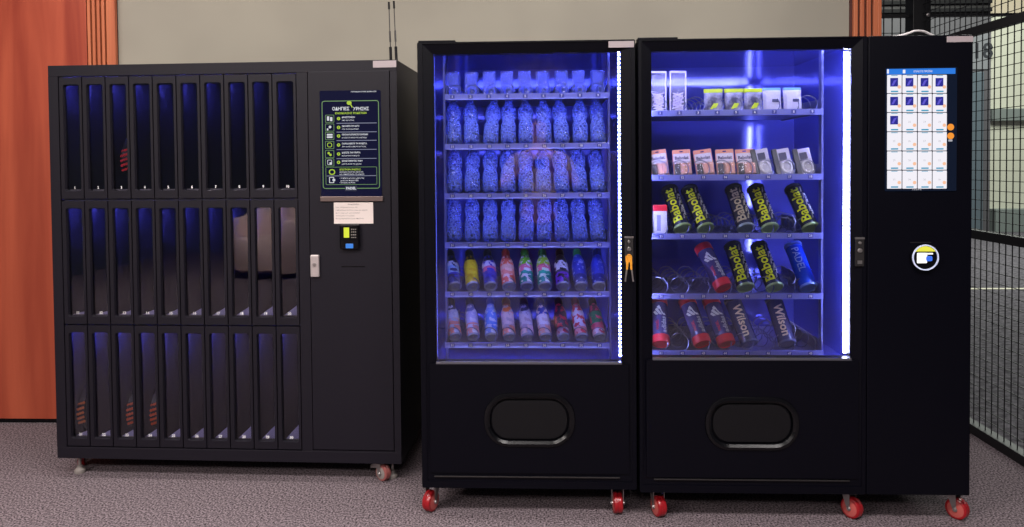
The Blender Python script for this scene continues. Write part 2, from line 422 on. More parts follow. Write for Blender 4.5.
# control door
cp = MB().box(px0, px1, -.002, .018, pz0, pz1, .003).done('control_door', 'coat', lk)
def LP(px, py): p = lo(px, py); return p.x, p.z
sx0, sz1 = LP(320, 91); sx1, sz0 = LP(382, 196)
K['screen'] = mat('dark screen', (8, 9, 20), .12, spec=.6, emit=(16, 18, 62), es=.45)
K['scrwhite'] = mat('screen white', (20, 20, 20), .3, emit=(225, 228, 235), es=.85)
K['scrlime'] = mat('screen lime', (20, 20, 20), .3, emit=(190, 225, 50), es=.75)
K['scrframe'] = mat('screen frame line', (20, 20, 20), .3, emit=(110, 150, 90), es=.8)
K['scrgrey'] = mat('screen grey', (20, 20, 20), .3, emit=(140, 145, 170), es=.7)
K['scrbox'] = mat('screen panel', (16, 18, 30), .3, emit=(40, 46, 70), es=.6)
sc = MB().prism(rrect(sx0, sx1, sz0, sz1, .006), -.006, -.002).done('instruction_screen', 'screen', lk)
Y1 = -.0066
def sbox(m, px, py, qx, qy, y=Y1, r=.001):
    a = LP(px, py); b = LP(qx, qy); m.prism(rrect(a[0], b[0], b[1], a[1], r, 2), y, y+.0006); return m
def sring(m, px, py, qx, qy, w, r, y=Y1):
    a = LP(px, py); b = LP(qx, qy)
    m.ring(rrect(a[0], b[0], b[1], a[1], r), rrect(a[0]+w, b[0]-w, b[1]+w, a[1]-w, max(r-w, .0005)), y, y+.0006); return m
sring(MB(), 322, 101, 380.3, 188.5, .0035, .012).done('border', 'scrframe', sc)
m = MB()
text(m, 'ΟΔΗΓΙΕΣ', *(lambda p: (p[0], Y1, p[1]))(LP(341.2, 109)), .0195, bold=.03, wfit=.077)
text(m, 'ΧΡΗΣΗΣ', *(lambda p: (p[0], Y1, p[1]))(LP(361.5, 109)), .0195, bold=.03, wfit=.071)
m.done('heading', 'scrwhite', sc)
m = MB(); text(m, 'ΕΝΟΙΚΙΑΣΗΣ ΡΑΚΕΤΩΝ', *(lambda p: (p[0], Y1, p[1]))(LP(351.2, 113.3)), .0115, bold=.025, wfit=.142)
rk = LP(349.5, 103)
m.lathe([(.010, 0), (.010, .0006)], 16, Matrix.Translation((rk[0], Y1, rk[1])) @ Matrix.Rotation(-PI/2, 4, 'X') @ Matrix.Diagonal((1.1, .9, 1, 1)))
m.prism([(rk[0]+.004, rk[1]-.006), (rk[0]+.008, rk[1]-.004), (rk[0]+.016, rk[1]-.020), (rk[0]+.012, rk[1]-.021)], Y1, Y1+.0006)
m.done('subheading', 'scrlime', sc)
ys = [118.7, 127.5, 136, 145, 154, 162.3]
steps = [('ΔΙΑΛΕΞΤΕ ΘΕΣΗ', 'από την οθόνη', 58), ('ΣΚΑΝΑΡΕΤΕ ΤΗΝ ΚΑΡΤΑ', 'στο αναγνωστικό', 63), ('ΠΡΑΓΜΑΤΟΠΟΙΗΣΤΕ ΠΛΗΡΩΜΗ', 'με κάρτα ή κινητό στο μηχάνημα', 72),
         ('ΠΑΡΑΛΑΒΕΤΕ ΤΗ ΡΑΚΕΤΑ', 'όταν ανοίξει η πόρτα της θέσης', 71), ('ΚΛΕΙΣΤΕ ΤΗΝ ΠΟΡΤΑ', 'και ξεκινήστε το παιχνίδι', 64), ('ΕΠΙΣΤΡΕΨΤΕ ΤΗΝ', 'μετά το τέλος του χρόνου', 66)]
for i, y in enumerate(ys):
    m = MB(); sring(m, 325.6, y-3.7, 334.6, y+3.9, .0022, .003)
    m.done('icon_frame', 'scrframe', sc)
    m = MB()
    a = LP(330, y)
    if i == 0: sbox(m, 327.4, y-2.2, 329.6, y+2); sbox(m, 330.5, y-1.5, 332.8, y+2.5)
    elif i == 1:
        m.lathe([(.006, 0), (.006, .0006)], 14, Matrix.Translation((a[0]+.002, Y1, a[1]+.002)) @ Matrix.Rotation(-PI/2, 4, 'X')); sbox(m, 327.3, y+1, 328.8, y+3)
    elif i == 2: sbox(m, 327.3, y-2, 333, y-.4); sbox(m, 327.3, y+.4, 333, y+2)
    elif i == 3: sring(m, 327.6, y-2.3, 332.5, y+2.3, .0028, .008)
    elif i == 4:
        for q in (-.004, .004): m.lathe([(.0055, 0), (.0055, .0006)], 14, Matrix.Translation((a[0]+q, Y1, a[1]-q)) @ Matrix.Rotation(-PI/2, 4, 'X'))
    else: sring(m, 327.8, y-2.4, 332.4, y+2.4, .002, .003); sbox(m, 330, y, 332, y+2)
    m.done('icon', 'scrlime' if i in (3, 4) else 'scrwhite', sc)
    a = LP(339, y)
    MB().lathe([(.0075, 0), (.0075, .0006)], 16, Matrix.Translation((a[0], Y1, a[1])) @ Matrix.Rotation(-PI/2, 4, 'X')).done('step_dot', 'scrlime', sc)
    text(MB(), str(i+1), a[0], Y1-.0008, a[1], .011, bold=.03).done('step_number', 'screen', sc)
    m = MB(); t1, t2, w = steps[i]; a = LP(342.3, y-1.2); b = LP(342.3, y+1.7)
    text(m, t1, a[0], Y1, a[1], .0095, 'LEFT', .03, (w-44)*.0042); text(m, t2, b[0], Y1, b[1], .0085, 'LEFT', .01, (w-45)*.0042)
    m.done('step_text', 'scrwhite', sc)
    if i < 5: sbox(MB(), 337, y+4.35, 377, y+4.6).done('divider_line', 'scrgrey', sc)
sring(MB(), 326, 167, 377.5, 184.5, .002, .005).done('notice_border', 'scrframe', sc)
sbox(MB(), 327, 175.6, 376.5, 175.9).done('divider_line', 'scrgrey', sc)
m = MB(); sring(m, 329.3, 169.2, 335.6, 174.8, .0045, .012).done('return_icon', 'scrlime', sc)
m = MB(); sring(m, 329.6, 177, 334.6, 183, .003, .003); sbox(m, 333, 179, 335.6, 181).done('device_icon', 'scrwhite', sc)
a = LP(340, 169.7); text(MB(), 'ΕΠΙΣΤΡΟΦΗ ΡΑΚΕΤΑΣ', a[0], Y1, a[1], .010, 'LEFT', .03, .096).done('notice_heading', 'scrlime', sc)
m = MB()
for t, yy, w in (('Σκανάρετε ξανά την κάρτα σας', 172.0, .108), ('και τοποθετήστε τη ρακέτα', 174.3, .112), ('• Η πόρτα κλείνει μόνη της', 178.2, .112), ('  μετά την παραλαβή', 180.5, .08), ('• Ελέγξτε τη θέση', 182.7, .07)):
    a = LP(340, yy); text(m, t, a[0], Y1, a[1], .0085, 'LEFT', .012, w)
m.done('notice_text', 'scrwhite', sc)
a = LP(351.5, 188.3); sbox(MB(), 345.5, 185.7, 357.5, 191, Y1-.0008, .003).done('badge', 'scrbox', sc)
text(MB(), 'PADEL', a[0], Y1-.0016, a[1], .015, bold=.04, wfit=.046).done('badge_text', 'scrwhite', sc)
a = LP(364, 91.8); text(MB(), 'ΠΑΡΑΚΑΛΟΥΜΕ ΔΙΑΒΑΣΤΕ', a[0], Y1, a[1], .007, bold=.02, wfit=.115).done('top_line', 'scrwhite', sc)
a = LP(321, 196.5); b = LP(383.5, 201)
MB().box(a[0], b[0], -.012, -.002, b[1], a[1], .002).done('screen_ledge', mat('bronze ledge', (112, 96, 92), .4, .5), lk)
a = LP(334, 202.5); b = LP(373.5, 223.5)
pn = MB().box(a[0], b[0], -.004, -.0022, b[1], a[1]).done('paper_notice', 'paper', lk)
m = MB()
text(m, 'ΑΝΑΚΟΙΝΩΣΗ', (a[0]+b[0])/2, -.0046, a[1]-.009, .009, wfit=.05)
for j, (t, w) in enumerate((('Σας ενημερώνουμε ότι', .10), ('η πληρωμή γίνεται μόνο με κάρτα', .145), ('και όχι με μετρητά', .11), ('Σκανάρετε τον κωδικό', .085), ('Ευχαριστούμε πολύ', .125))):
    text(m, t, a[0]+.008, -.0046, a[1]-.022-j*.0125, .008, 'LEFT', 0, w)
m.done('printed_lines', 'ink', pn)
a = LP(341, 224); b = LP(360.5, 248.5)
cr = MB().box(a[0], b[0], -.028, -.002, b[1], a[1], .006).done('card_reader', 'gloss', lk)
a = LP(345.5, 227); b = LP(351, 237); MB().box(a[0], b[0], -.0295, -.027, b[1], a[1], .001).done('display', mat('reader display', (20, 20, 10), .3, emit=(225, 235, 60), es=.95), cr)
a = LP(352.5, 228); b = LP(358, 240); m = MB()
for r_ in range(4):
    for c_ in range(3): m.box(a[0]+.002+c_*.0085, a[0]+.007+c_*.0085, -.030, -.027, a[1]-.006-r_*.012, a[1]-.001-r_*.012)
m.done('keypad', 'grey', cr)
a = LP(347.5, 243); b = LP(355, 247.5); MB().box(a[0], b[0], -.0295, -.027, b[1], a[1], .002).done('status_light', mat('blue lamp', (10, 20, 40), .3, emit=(60, 130, 220), es=1), cr)
a = LP(341.5, 266); b = LP(365, 267.2); MB().box(a[0], b[0], -.0026, -.001, b[1], a[1]).done('slot', 'gloss', lk)
a = LP(311.3, 254.5); b = LP(320.3, 276.5)
hd = MB().box(a[0], b[0], -.018, -.002, b[1], a[1], .005).done('door_lock', mat('silver lock', (190, 180, 178), .35, .4), lk)
MB().lathe([(.008, 0), (.008, .003)], 14, Matrix.Translation(((a[0]+b[0])/2, -.0215, (a[1]+b[1])/2+.006)) @ Matrix.Rotation(-PI/2, 4, 'X')).done('key_cylinder', 'steel', hd)
a = LP(373, 60.8); b = LP(396.3, 67.2); MB().box(a[0], b[0], -.0015, 0, b[1], a[1]).done('asset_sticker', 'sticker', lk)
# antennas at the back right corner of the top
for q, (bx, tx, ty) in enumerate(((391.0, 388.8, 2), (396.5, 393.8, 1))):
    p = lo(bx, 62, .10); t_ = lo(tx, ty, .10); base = V((p.x, .10, LT)); top = V((t_.x, .10, t_.z)); d = top-base
    an = MB().cyl(base, base+d*.26, .0065, 10).done('antenna', 'matte', lk)
    MB().cyl(base+d*.26, base+d*.98, .0022, 6).done('whip', 'steeld', an)
    MB().cyl(base+d*.34, base+d*.52, .0042, 8).done('sleeve', 'steeld', an)
    MB().cyl(base+d*.88, top, .0048, 8).done('tip', 'matte', an)
a = lo(80, 470, .06)
foot(lk, a.x, .06, LB); caster(lk, a.x-.05, .16, LB, .4, .034, 'wheel', 'grey')
a = lo(392, 478, .06)
foot(lk, a.x, .07, LB); caster(lk, a.x-.055, .055, LB, .95, .038, K.setdefault('palewheel', mat('dull red wheel', (150, 84, 80), .4)), 'grey')
foot(lk, -LW+.1, LD-.08, LB); foot(lk, -.1, LD-.08, LB)

# rackets standing edge-on in some compartments
def racket(ri, ci, off, colr, label, grip=(30, 30, 34)):
    zt, zb = rows[ri]; x = dx0+cw*(ci+.5)+off; floorz = (LB+.022) if ri == 2 else (rows[ri][1]+rows[ri+1][0])/2+.006
    o = thing('padel_racket', label, 'racket', LM @ V((x, .165, floorz+.002)), -LA, 'rackets in the locker')
    n = 28; head = []
    for i in range(n):
        t = 2*PI*i/n; yy = .125*math.sin(t); zz_ = .255-.0-.135*math.cos(t)
        if zz_ < .2: yy *= .85
        head.append((yy, zz_))
    m = MB(); m.quadloop([[V((sx, y*k, .255+(z-.255)*k-.08+.0)) for y, z in head] for sx, k in ((-.019, .93), (-.013, 1), (.013, 1), (.019, .93))])
    m.done('head', mat('racket shell', (24, 24, 30), .35), o, True)
    m = MB().tube([(0, 0, .30), (0, 0, .42)], .017, 10).done('grip', mat('grip wrap', grip, .7), o, True)
    m = MB()
    for j in range(5):
        for s_ in (-1, 0, 1):
            m.lathe([(.0065, 0), (.0065, .003)], 8, Matrix.Translation((s_*.012, -.125*math.cos((j-2)*.20)-.001, .130+j*.022+s_*.004)) @ Matrix.Rotation(PI/2, 4, 'X'))
    m.done('edge_holes', mat('racket accent', colr, .4, emit=None), o)
    return o
racket(2, 0, -.014, (255, 140, 70), 'black padel racket with orange dots in the bottom left locker')
racket(2, 2, .004, (250, 110, 60), 'black padel racket with orange dots in bottom locker third from left')
racket(2, 3, .006, (255, 105, 35), 'black padel racket with orange dots in bottom locker fourth from left')
racket(0, 2, .004, (225, 40, 45), 'black padel racket with red marks in top locker third from left')

# ------------------------------------------------------------------ vending machines
def helix(r, turns, y0, y1, n=14):
    N = int(turns*n); return [(r*math.cos(2*PI*i/n+PI/2+PI), y0+(y1-y0)*i/N, r*math.sin(2*PI*i/n-PI/2)) for i in range(N+1)]
def machine(name, label, x0, x1, yf, zb, zt, win, hatch, trimy, doorx, ledl, lm, ld, lw, depth=.80):
    """yf front plane; win = glass rect px; hatch = oval px; doorx = right edge of the door"""
    o = thing(name, label, 'vending machine', ((x0+x1)/2, yf, 0)); ox = o.location.x
    def g(px, py, d=0.0): p = on(px, py, 1, yf+d); return p.x-ox, p.z
    X0, X1 = x0-ox, x1-ox; DX = doorx-ox
    a = g(win[0], win[1]); b = g(win[2], win[3])
    W0, W1, H0, H1 = a[0], b[0], b[1], a[1]
    # shell behind the door: top, bottom, sides, back
    m = MB(); t = .025; tt = .012; y0 = .052; y1 = depth
    m.box(X0, X1, y0, y1, zt-tt, zt, .003); m.box(X0, X1, y0, y1, zb, zb+t, .003)
    m.box(X0, X0+t, y0, y1, zb+t, zt-tt); m.box(DX-t, DX, y0, y1, zb+t, zt-tt); m.box(X0, X1, y1-t, y1, zb+t, zt-tt)
    if X1-DX > .1: m.box(X1-t, X1, y0, y1, zb+t, zt-tt)
    m.done('body', 'coat2', o)
    # door: frame with window opening, lower panel, hatch
    fo = rrect(X0, DX, zb, zt, .006); fi = rrect(W0-.004, W1+.004, zb+.03, H1+.004, .004)
    rim = rrect(W0-.045, W1+.045, zb+.03, H1+.045, .004)
    P = lambda l, y: [V((x, y, z)) for x, z in l]
    m = MB(); inn = rrect(W0-.004, W1+.004, H0-.004, H1+.004, .004)
    m.quadloop([P(fo, 0), P(rim, 0), P(rim, .004), P(inn, .014), P(inn, .05), P(fo, .05), P(fo, 0)], cap=False)
    dr = m.done('door', 'coat2', o)
    hx0, hz1 = g(hatch[0], hatch[1]); hx1, hz0 = g(hatch[2], hatch[3])
    rr = (hz1-hz0)/2*.92
    lp_o = rrect(W0-.03, W1+.03, g(560, trimy)[1]+.008, H0-.012, .002, 6); lp_i = rrect(hx0, hx1, hz0, hz1, rr, 6)
    MB().ring(lp_o, lp_i, -.002, .02).done('lower_panel', 'coat2', dr)
    h2 = lambda k: rrect(hx0+k, hx1-k, hz0+k, hz1-k, rr-k, 6)
    m = MB(); m.quadloop([P(h2(.0), -.002), P(h2(.003), -.009), P(h2(.014), -.011), P(h2(.024), -.004), P(h2(.028), .012), P(h2(0), .012), P(h2(.0), -.002)], cap=False)
    m.done('hatch_rim', 'gloss', dr, True)
    m = MB(); m.quadloop([P(h2(.034), -.001), P(h2(.032), .003), P(h2(.030), .012)]); m.done('hatch_flap', 'matte', dr)
    a = g(win[0]+1, trimy); b = g(win[2]-1, trimy+3)
    MB().box(a[0], b[0], -.005, 0, b[1], a[1], .002).done('trim_line', 'steeld', dr)
    MB().box(W0-.003, W1+.003, .010, .015, H0-.003, H1+.003).done('glass_pane', 'glass', dr)
    MB().box(W0-.004, W1+.004, -.001, .012, H0-.013, H0-.003, .001).done('sill_glint', 'trim', dr)  # grey strip standing in for the LED reflection along the window bottom
    # liner
    L0, L1, LZ0, LZ1 = max(W0-.035, X0+.036), min(W1+.035, DX-.036), H0-.03, min(H1+.05, zt-.024)
    by = .73
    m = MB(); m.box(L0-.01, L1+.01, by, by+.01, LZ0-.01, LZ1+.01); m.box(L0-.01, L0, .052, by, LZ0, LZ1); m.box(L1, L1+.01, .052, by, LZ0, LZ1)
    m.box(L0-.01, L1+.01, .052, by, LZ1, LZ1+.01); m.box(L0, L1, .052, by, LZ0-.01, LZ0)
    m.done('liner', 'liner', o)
    ck = .55 if lm == 'ledm' else .9
    # led strips just behind the door's edge
    def led(lx, sz0, sz1, horiz=False):
        if horiz:
            s = MB().box(lx, sz0, .054, .062, sz1-.012, sz1-.004).done('led_strip', 'ledtop' if lm == 'ledm' else lm, o); return
        s = MB().box(lx-lw, lx+lw, .05, .056, sz0, sz1).done('led_strip', lm, o)
        m = MB(); z = sz0+.008
        while z < sz1: m.box(lx-lw*ck, lx+lw*ck, .0485, .0505, z-.0035, z+.0035); z += .017
        m.done('led_chips', ld, s)
    for lx in ledl: led(lx-ox if lx > -90 else 0, H0+.005, H1-.002)
    led(W0+.05, W1-.02, LZ1-.002, True)
    return o, g, (W0, W1, H0, H1, ox)
MX0, MX1 = -.0301, .8419
RX0, RX1, RY = .8516, 2.1403, -.0251
ledM = [on(619.2, 200, 1, .05).x, on(434.8, 200, 1, .05).x]
vm, gm, im = machine('drinks_machine', 'black drinks vending machine full of blue-lit bottles, middle of the row', MX0, MX1, 0, .1236, 1.9351,
                     (433.5, 55, 621, 361.5), (483.5, 392.5, 575.5, 447), 475.3, MX1, ledM, 'ledm', 'leddotm', .0042)
doorR = on(866.8, 200, 1, RY).x
ledR = [on(845.5, 200, 1, RY+.05).x, on(646, 200, 1, RY+.05).x]
vr, gr, ir = machine('sports_machine', 'black sports vending machine with ball tubes and a touch screen column', RX0, RX1, RY, .1236, 1.93,
                     (652.8, 52, 850.5, 357.5), (704.5, 396.5, 799, 450.5), 478.3, doorR, ledR, 'led', 'leddot', .0062)
# shelves -----------------------------------------------------------------
def shelves(o, ox, yf, px0, px1, stripys, labelpx, tf, first, depth=.50, tape=False):  # tape: adds unseen glowing fill strips under the trays
    """each tray: steel floor, clear price rail with numbers, coils.  returns floor height of each tray"""
    out = []
    for ri, sy in enumerate(stripys):
        y = tf
        a = on(px0, sy, 1, yf+y); b = on(px1, sy, 1, yf+y); z = (a.z+b.z)/2
        x0, x1 = a.x-ox, b.x-ox
        m = MB(); m.box(x0, x1, y+.004, y+depth, z-.006, z-.002)
        m.box(x0, x0+.003, y, y+depth, z-.012, z+.05); m.box(x1-.003, x1, y, y+depth, z-.012, z+.05)
        t = m.done('tray', 'tray', o)
        MB().box(x0-.004, x1+.004, y-.003, y+.003, z-.013, z+.011, .001).done('price_rail', 'strip', t)
        if tape and ri < len(stripys): MB().box(x0+.01, x1-.01, y+.004, y+.009, z-.0115, z-.0065).done('tray_fill', 'filltray', t)  # added glow hidden behind the rail, brightens the bottles below
        m = MB(); m2 = MB(); xs = []
        for ci, px in enumerate(labelpx[ri]):
            x = on(px, sy, 1, yf+y).x-ox; xs.append(x)
            m.box(x-.010, x+.010, y-.0042, y-.003, z-.008, z+.007)
            text(m2, str(first[ri]+ci), x, y-.0048, z-.0005, .013, bold=.03)
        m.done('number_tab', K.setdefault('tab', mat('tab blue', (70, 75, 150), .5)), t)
        m2.done('slot_numbers', 'white', t)
        out.append((z-.002, [x+ox for x in xs], y+yf, t))
    return out
lm = [[452.4+i*18.2 for i in range(9)]]
for i in range(5): lm.append([452.6+i*18.35 for i in range(9)])
TM = shelves(vm, im[4], 0, 446, 608.5, (96, 146, 195.5, 244.8, 294, 345), lm, .085, [1, 11, 21, 31, 41, 51], tape=True)
l1 = [660, 679.2, 698, 717, 735.8, 754.6, 774, 793.4, 812]
l2 = [661, 682, 703.3, 725, 747, 768, 789.2, 810.2]
TR = shelves(vr, ir[4], RY, 650, 822, (112.3, 177, 235.8, 296, 353), [l1, l2, l2, l2, l2], .085, [1, 11, 21, 31, 41])
# side rails carrying the trays
for o, T, W, px0, px1, yf in ((vm, TM, im, 446, 608.5, 0), (vr, TR, ir, 650, 822, RY)):
    for px in (px0-1.2, px1+1.2):
        x = on(px, 200, 1, yf+.09).x-W[4]
        MB().box(x-.004, x+.004, .10, .13, W[2]-.025, W[3]+.02).done('shelf_upright', 'tray', o)
coil_me = {}
def coil(o, ox, x, z, y, r, tray):
    key = round(r, 4)
    if key not in coil_me:
        c = MB().tube(helix(r, 5, 0, .40, 14), .0021, 5).done('spiral_coil', 'coil', tray, True); coil_me[key] = c
    else:
        c = coil_me[key].copy(); COL.objects.link(c); c.parent = tray
    c.location = (x-ox, y, z+r+.003); return c
for ri, (z, xs, y, t) in enumerate(TM):
    for x in xs: coil(vm, im[4], x, z, .10, .030, t)
for ri, (z, xs, y, t) in enumerate(TR):
    for x in xs: coil(vr, ir[4], x, z, .10, .034, t)

# machine details ----------------------------------------------------------
def plate(o, gfun, px, py, qx, qy, d0, d1, name, m, bev=.001):
    a = gfun(px, py); b = gfun(qx, qy); return MB().box(a[0], b[0], d0, d1, b[1], a[1], bev).done(name, m, o)
plate(vm, gm, 608.5, 41.3, 634, 47.3, -.0015, 0, 'asset_sticker', 'sticker', 0)
plate(vr, gr, 946.5, 36.5, 972.6, 42, -.0040, -.002, 'asset_sticker', 'sticker', 0)
a = gm(418, 41); b = gm(455, 39); MB().box(a[0], b[0], .004, .06, 1.9351, 1.9351+.008, .002).done('hinge_cover', 'coat2', vm)
a = gr(638, 38); b = gr(678, 36); MB().box(a[0], b[0], .004, .06, 1.93, 1.938, .002).done('hinge_cover', 'coat2', vr)
def lock(o, g, px, py, qx, qy):
    k_ = plate(o, g, px, py, qx, qy, -.006, 0, 'lock_plate', 'steeld')
    a = g(px, py); b = g(qx, qy); cx = (a[0]+b[0])/2
    T_ = lambda f_: Matrix.Translation((cx, -.006, a[1]+(b[1]-a[1])*f_)) @ Matrix.Rotation(PI/2, 4, 'X')
    MB().lathe([(.006, 0), (.006, .004), (.004, .006)], 12, T_(.18)).done('keyhole', 'steel', k_)
    MB().lathe([(.009, 0), (.009, .004), (.007, .006)], 14, T_(.45)).done('lock_barrel', 'steel', k_)
    MB().box(cx-.009, cx+.009, -.008, -.006, a[1]+(b[1]-a[1])*.92, a[1]+(b[1]-a[1])*.80).done('lock_tab', 'steel', k_)
    MB().box(a[0]-.001, b[0]+.001, -.009, 0, a[1]-.006, a[1]+.001).done('plate_edge', 'steel', k_)
lock(vm, gm, 624.5, 236.5, 633.2, 264); lock(vr, gr, 854.8, 237.5, 863.5, 266)
# keys in the lock
kp = on(629, 257, 1, -.014)
ky = thing('key_bunch', 'orange tagged keys hanging from the lock of the drinks machine', 'keys', kp)
K['orange'] = mat('orange tag', (225, 150, 40), .4)
MB().tube([(.010*math.cos(t*.4488), -.003, .010*math.sin(t*.4488)) for t in range(14)], .0022, 6, True).done('key_ring', 'orange', ky)
MB().prism(rrect(-.014, .012, -.020, .006, .006), -.004, .002).done('tag', 'orange', ky)
for s in (-1, 1):
    m = MB().quadloop([[V((s*.002, y, -.016)), V((s*.002+.010*s, y, -.018)), V((s*.012, y, -.05)), V((s*.005, y, -.05))] for y in (-.006, -.002)]); k1 = m.done('key', 'orange', ky)
    MB().quadloop([[V((s*.007, y, -.05)), V((s*.013, y, -.05)), V((s*.019, y, -.098)), V((s*.013, y, -.098))] for y in (-.005, -.003)]).done('key_blade', 'steel', k1)
# casters
def cast(o, px, py, rz, top=.1236, r=.042, dy=.085):
    p = on(px, py, 2, 0.0); caster(o, p.x-o.location.x, dy, top, rz, r)
cast(vm, 433, 511, -.42); cast(vm, 617.5, 512, 0.02)
cast(vr, 655.5, 512, .34); cast(vr, 846.5, 515, .62); cast(vr, 952, 517, .68)
for o, x in ((vm, -.35), (vm, .35), (vr, -.55), (vr, .55)): caster(o, x, .70, .1236, PI-.2)

# control column of the sports machine ----------------------------------------
gx = gr(867.6, 200)[0]
MB().box(gx, RX1-RX0-(RX1-RX0)/2, -.002, .05, .1236, 1.93, .004).done('control_column', 'coat2', vr)
fx0, fz1 = gr(885, 68.2); fx1, fz0 = gr(955.5, 190.8)
K['lcd'] = mat('lcd dark side', (6, 8, 14), .1, spec=.6, emit=(10, 22, 44), es=.7)
K['lcdw'] = emis('lcd white', (.90, .88, .95), 1.0)
K['lcdb'] = emis('lcd bar blue', (.03, .20, .75), 1.0)
K['lcdpic'] = emis('lcd picture', (.03, .03, .28), 1.0)
K['lcdpic2'] = emis('lcd picture light', (.12, .10, .62), 1.0)
K['lcdteal'] = emis('lcd teal', (.05, .33, .52), 1.0)
K['lcdor'] = emis('lcd orange', (.95, .32, .04), 1.0)
K['lcdgrey'] = emis('lcd grey', (.42, .42, .46), 1.0)
ts = MB().prism(rrect(fx0, fx1, fz0, fz1, .003), -.006, -.001).done('touch_screen', 'lcd', vr)
YS = -.0065
def sc_box(m, px, py, qx, qy, y=YS, r=.001):
    a = gr(px, py); b = gr(qx, qy); m.prism(rrect(a[0], b[0], b[1], a[1], r, 2), y, y+.0004); return m
sc_box(MB(), 886, 69.2, 954.5, 74).done('title_bar', 'lcdb', ts)
m = MB(); a = gr(922, 71.7); text(m, 'ΕΠΙΛΕΞΤΕ ΠΡΟΪΟΝ', a[0], YS-.0005, a[1], .010, wfit=.07); m.done('title_text', 'lcdw', ts)
sc_box(MB(), 886.3, 69.5, 888, 73.7, YS-.0005).done('menu_icon', 'lcdw', ts); sc_box(MB(), 902, 70, 904.5, 73.5, YS-.0005).done('cart_icon', 'lcdw', ts)
gx_ = [886, 901.3, 916.6, 931.4, 946.3]; gy_ = [74.8, 93.6, 112.6, 131.8, 151, 170.2, 189]
for r_ in range(6):
    for c_ in range(4):
        x0, x1, y0, y1 = gx_[c_]+.4, gx_[c_+1]-.5, gy_[r_]+.4, gy_[r_+1]-.5
        cd_ = sc_box(MB(), x0, y0, x1, y1, YS, .002).done('product_card', 'lcdw', ts)
        mx = (x0+x1)/2
        m = MB(); sc_box(m, mx-3.5, y1-2.2, mx+3.8, y1-.9, YS-.0005); sc_box(m, mx-3.2, y0+.3, mx+3.2, y0+.9, YS-.0005)
        m.done('price_bar', 'lcdteal', cd_)
        p = gr(x1-2.4, y1-6)
        MB().lathe([(.0068, 0), (.0068, .0004)], 14, Matrix.Translation((p[0], YS-.0005, p[1])) @ Matrix.Rotation(-PI/2, 4, 'X')).done('cart_button', K.setdefault('lcdpe', emis('lcd peach', (.95, .55, .36), 1)), cd_)
        if r_*4+c_ < 9:
            sc_box(MB(), mx-4.2, y0+3, mx+3.6, y0+11.5, YS-.0005).done('product_picture', 'lcdpic', cd_)
            a = gr(mx-3, y0+10.5); b = gr(mx+2.5, y0+4.5)
            MB().prism([(a[0], a[1]), (a[0]+.008, a[1]), (b[0], b[1]), (b[0]-.012, b[1]-.004)], YS-.001, YS-.0006).done('picture_detail', 'lcdpic2', cd_)
        else:
            p = gr(mx-.3, y0+9); text(MB(), str(r_*4+c_+13), p[0], YS-.0005, p[1], .010).done('product_number', 'lcdgrey', cd_)
for y in (127.2, 136):
    p = gr(949.7, y)
    MB().lathe([(.013, 0), (.013, .0004)], 18, Matrix.Translation((p[0], YS-.0005, p[1])) @ Matrix.Rotation(-PI/2, 4, 'X')).done('round_button', 'lcdor', ts)
sc_box(MB(), 947.5, 139.5, 951.5, 141.5).done('button_caption', 'lcdgrey', ts)
m = MB(); a = gr(916, 190); text(m, '• • • • •', a[0], YS-.0003, a[1]+.001, .012); m.done('page_dots', 'lcdw', ts)
# round card reader
p = gr(922.6, 256.8)
def disc(name, mtl, r, y0, y1, par, r0=None, n=32):
    T_ = Matrix.Translation((p[0], y1, p[1])) @ Matrix.Rotation(PI/2, 4, 'X')
    m = MB()
    if r0 is None: m.lathe([(r, 0), (r, y1-y0)], n, T_)
    else: m.lathe([(r, 0), (r, y1-y0), (r0, y1-y0), (r0, 0), (r, 0)], n, T_, cap=False)
    return m.done(name, mtl, par)
rd = disc('contactless_reader', 'gloss', .052, -.02, -.001, vr)
disc('reader_ring', mat('pale ring', (200, 205, 225), .3, emit=(150, 165, 200), es=.5), .0505, -.024, -.019, rd, .0455)
m = MB(); pts = [(p[0]+.044*math.cos(t), p[1]+.044*math.sin(t)) for t in [PI*.18+i*PI*.64/12 for i in range(13)]]
m.prism(pts, -.0225, -.0205).done('yellow_segment', mat('lamp yellow', (190, 190, 60), .3, emit=(205, 205, 70), es=.6), rd)
m = MB(); m.prism(rrect(p[0]-.032, p[0]+.006, p[1]-.022, p[1]+.018, .003), -.0225, -.0205); m.prism(rrect(p[0]-.030, p[0]+.028, p[1]+.012, p[1]+.018, .002), -.0225, -.0205)
m.done('card_symbol', mat('symbol white', (230, 230, 225), .3, emit=(230, 230, 225), es=.7), rd)
MB().prism(rrect(p[0]+.002, p[0]+.026, p[1]-.014, p[1]+.006, .006), -.0232, -.0206).done('hand_symbol', mat('symbol blue', (50, 90, 190), .3, emit=(60, 110, 220), es=.6), rd)
plate(vr, gr, 910, 242, 931, 242.7, -.0026, -.001, 'engraved_line', 'steeld', 0)
# white cord on top
zt = 1.93
pts = []
for px, h in ((884, .004), (892, .009), (900, .014), (908, .022), (914, .031), (920, .034), (926, .031), (932, .021), (938, .010), (946, .002)):
    pts.append((on(px, 34, 1, .10).x, .10+.02*math.sin(px), zt+.006+h))
tag(MB().tube(pts, .005, 8).done('power_cord', mat('white cord', (205, 200, 200), .5), None, True), 'white cord looped on top of the sports machine', 'cord')

